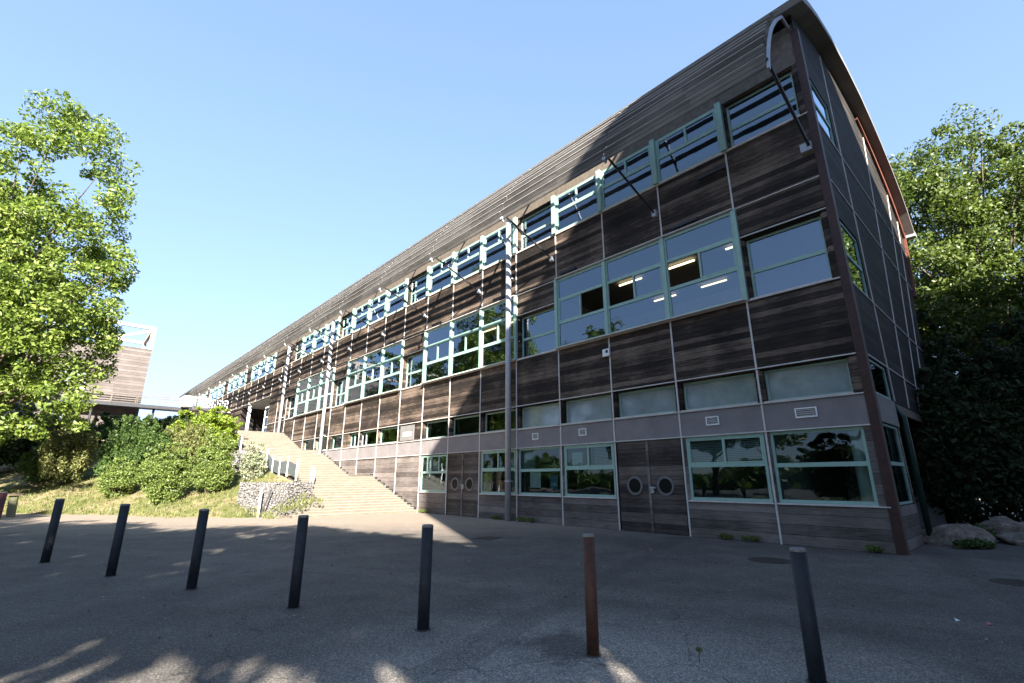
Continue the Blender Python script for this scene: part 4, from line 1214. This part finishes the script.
# ---- trees in view
tree('lime_tree', 'tall bright green tree at the left in front of the pinkish annex', (-28.6, 25.0, 0.0),
     [(1.7, 0, 17.2, 3.4, 3.8, 7.6), (1.4, 0, 12.5, 4.9, 4.6, 5.0), (1.0, 0, 8.8, 5.4, 4.6, 3.4), (-3.4, 0.3, 13.8, 4.4, 4.6, 6.9), (-3.5, 0.4, 8.4, 6, 4.8, 4.0), (2.9, -0.5, 5.2, 4.4, 3.6, 1.7)],
     5.0, 0.36, 900, 120, 0.125, 'leaf_lime', 101, 0.8, 70)
tree('poplar_tree', 'tall loose green tree rising behind the gable at the right', (26.2, 25.0, 0),
     [(0, 0, 15.6, 4.4, 4.4, 7.4), (-3.2, 0, 13.2, 3.8, 4.0, 6.2), (4.0, 1, 14.2, 4.5, 4.4, 7.0), (0, -1, 8.5, 5.5, 4.5, 5.0)],
     4.5, 0.36, 860, 140, 0.115, 'leaf_fresh', 102, 0.8, 60, up=0.2)
tree('poplar_tree', 'green tree at the right edge of the picture beside the taller tree', (32.5, 22.0, 0),
     [(0, 0, 13.0, 4.8, 4.6, 7.0), (-2.5, -1, 9.5, 4.5, 4.2, 5.0), (3, 0, 10, 5, 5, 6)],
     4.5, 0.36, 480, 120, 0.11, 'leaf_fresh', 103, 0.8, 50, up=0.2)
# dark understorey at the right of the gable
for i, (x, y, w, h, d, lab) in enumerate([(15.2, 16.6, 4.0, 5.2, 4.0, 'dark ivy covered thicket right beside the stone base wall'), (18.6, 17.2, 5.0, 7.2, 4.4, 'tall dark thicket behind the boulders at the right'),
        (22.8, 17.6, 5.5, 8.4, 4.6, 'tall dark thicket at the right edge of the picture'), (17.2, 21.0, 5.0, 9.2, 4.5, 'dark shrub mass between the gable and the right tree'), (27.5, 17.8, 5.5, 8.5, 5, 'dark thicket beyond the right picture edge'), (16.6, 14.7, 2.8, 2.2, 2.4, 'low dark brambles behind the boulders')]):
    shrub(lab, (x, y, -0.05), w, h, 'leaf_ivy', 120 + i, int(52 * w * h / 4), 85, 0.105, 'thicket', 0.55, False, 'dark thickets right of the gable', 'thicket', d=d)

# ---- trees and block behind the camera that shade the forecourt and mirror in the glass
tree('plane_tree', 'broad plane tree behind the viewer shading the forecourt', (-1.4, -7.5, 0), [(0, 0, 9.1, 3.6, 3.2, 2.9), (2.6, 0, 8.75, 2.6, 2.6, 2.4), (-3.0, 0.3, 8.65, 2.8, 2.8, 2.55)], 3.2, 0.24, 300, 34, 0.26, 'leaf_mid', 201, 0.85, 30)
tree('plane_tree', 'low spreading plane tree behind the viewer beside the shading block', (4.2, -7.6, 0), [(-1.0, 0, 8.0, 3.0, 3.0, 1.75), (1.6, 0, 7.8, 2.6, 2.6, 1.65)], 3.2, 0.20, 200, 34, 0.24, 'leaf_mid', 204, 0.75, 24)
tree('plane_tree', 'second plane tree behind the viewer to the left', (-8.2, -7.0, 0), [(0, 0, 9.0, 3.8, 3.4, 3.3), (-3, 0.5, 9.1, 3.0, 3.0, 3.5)], 3.2, 0.24, 280, 34, 0.26, 'leaf_mid', 202, 0.85, 30)
tree('plane_tree', 'third plane tree far to the left behind the viewer', (-15.5, -6.0, 0), [(0, 0, 10.4, 3.8, 3.6, 4.0), (-3.5, 0, 10.2, 3.4, 3.2, 4.0)], 3.2, 0.24, 250, 34, 0.26, 'leaf_mid', 203, 0.9, 30)
for i, (x, y, s) in enumerate([(-34, 2, 1.5), (-40, 12, 1.8), (-44, -8, 1.6), (-30, -14, 1.5), (-50, 36, 1.7), (-58, 46, 2.0), (-60, 28, 2.0)]):  # the last three oaks are added to darken the far window reflections
    tree('oak_tree', ['round oak mirrored in the ground floor glass', 'taller oak left of the forecourt out of view', 'oak far left behind the viewer', 'oak behind the viewer beyond the plane trees', 'oak on the slope beyond the left picture edge', 'tallest oak beyond the left picture edge', 'distant oak beyond the left picture edge'][i], (x, y, 0),
         [(0, 0, 7.5 * s, 4.4 * s, 4.4 * s, 4.2 * s), (2 * s, 1, 6 * s, 3.2 * s, 3.2 * s, 3 * s)], 3.0, 0.35, 200, 34, 0.34, 'leaf_mid', 210 + i, 1.1, 24)
shrub('tall hedge added left of the viewer out of view, darkening the corner window reflection', (-20, -3, -0.05), 9, 5.0, 'leaf_dark', 230, 220, 50, 0.2, 'hedge', 0.6, False, None, 'hedge', d=4)  # unseen hedge, put here so the corner window reflects less sky
bel = np.random.default_rng(77)
aa = bel.uniform(R(-150), R(-62), 700); rr_ = bel.uniform(70, 95, 700)
cb = np.stack([np.sin(aa) * rr_, np.cos(aa) * rr_, bel.uniform(0.3, 5.0, 700) * (0.6 + 0.4 * np.sin(aa * 23))], -1)
Vb, Fb = leaves(cb, np.full(700, 2.2), 26, 0.8, bel)
tag(fast_mesh('tree_belt', Vb, Fb, M['leaf_mid']), 'far belt of trees added out of view, hiding the horizon from the glass', 'trees', kind='stuff')  # added to block the bright horizon in the window reflections
# unseen block inferred from its straight shadow edge, roofline shaped to fit the shade
hv = Vector((0.2706, -0.9627, 0)); pv = Vector((0.9627, 0.2706, 0)); P0 = Vector((-0.57, 11.86, 0))
SB = empty('shading_block', P0 + hv * 22.0, math.atan2(pv.y, pv.x)); tag(SB, 'unseen tall block behind the viewer to the right, outline shaped to cast the shade', 'building')
sp = [(0.0, 0.0), (0.0, 19.3), (0.6, 19.9), (3.0, 22.4), (6.0, 25.6), (8.0, 26.4), (13, 26.0), (16, 25.0), (22, 23.2), (30, 22.0), (42, 20.5), (42, 0)]
q = MB(); nq = len(sp)
q.add([(s, 0, z) for s, z in sp] + [(s, -14, z) for s, z in sp], [tuple(range(nq)), tuple(range(nq, 2 * nq))[::-1]] + [(i, nq + i, nq + (i + 1) % nq, (i + 1) % nq) for i in range(nq)])
q.build('wall', M['left_wood'], SB)
q = MB()
for z in (1.0, 5.0, 9.0, 13.0, 17.0):
    for s in np.arange(1.5, 40, 3.0): q.box(s, s + 2.0, 0.01, 0.05, z, z + 1.9)
q.build('window', M['frosted'], SB)
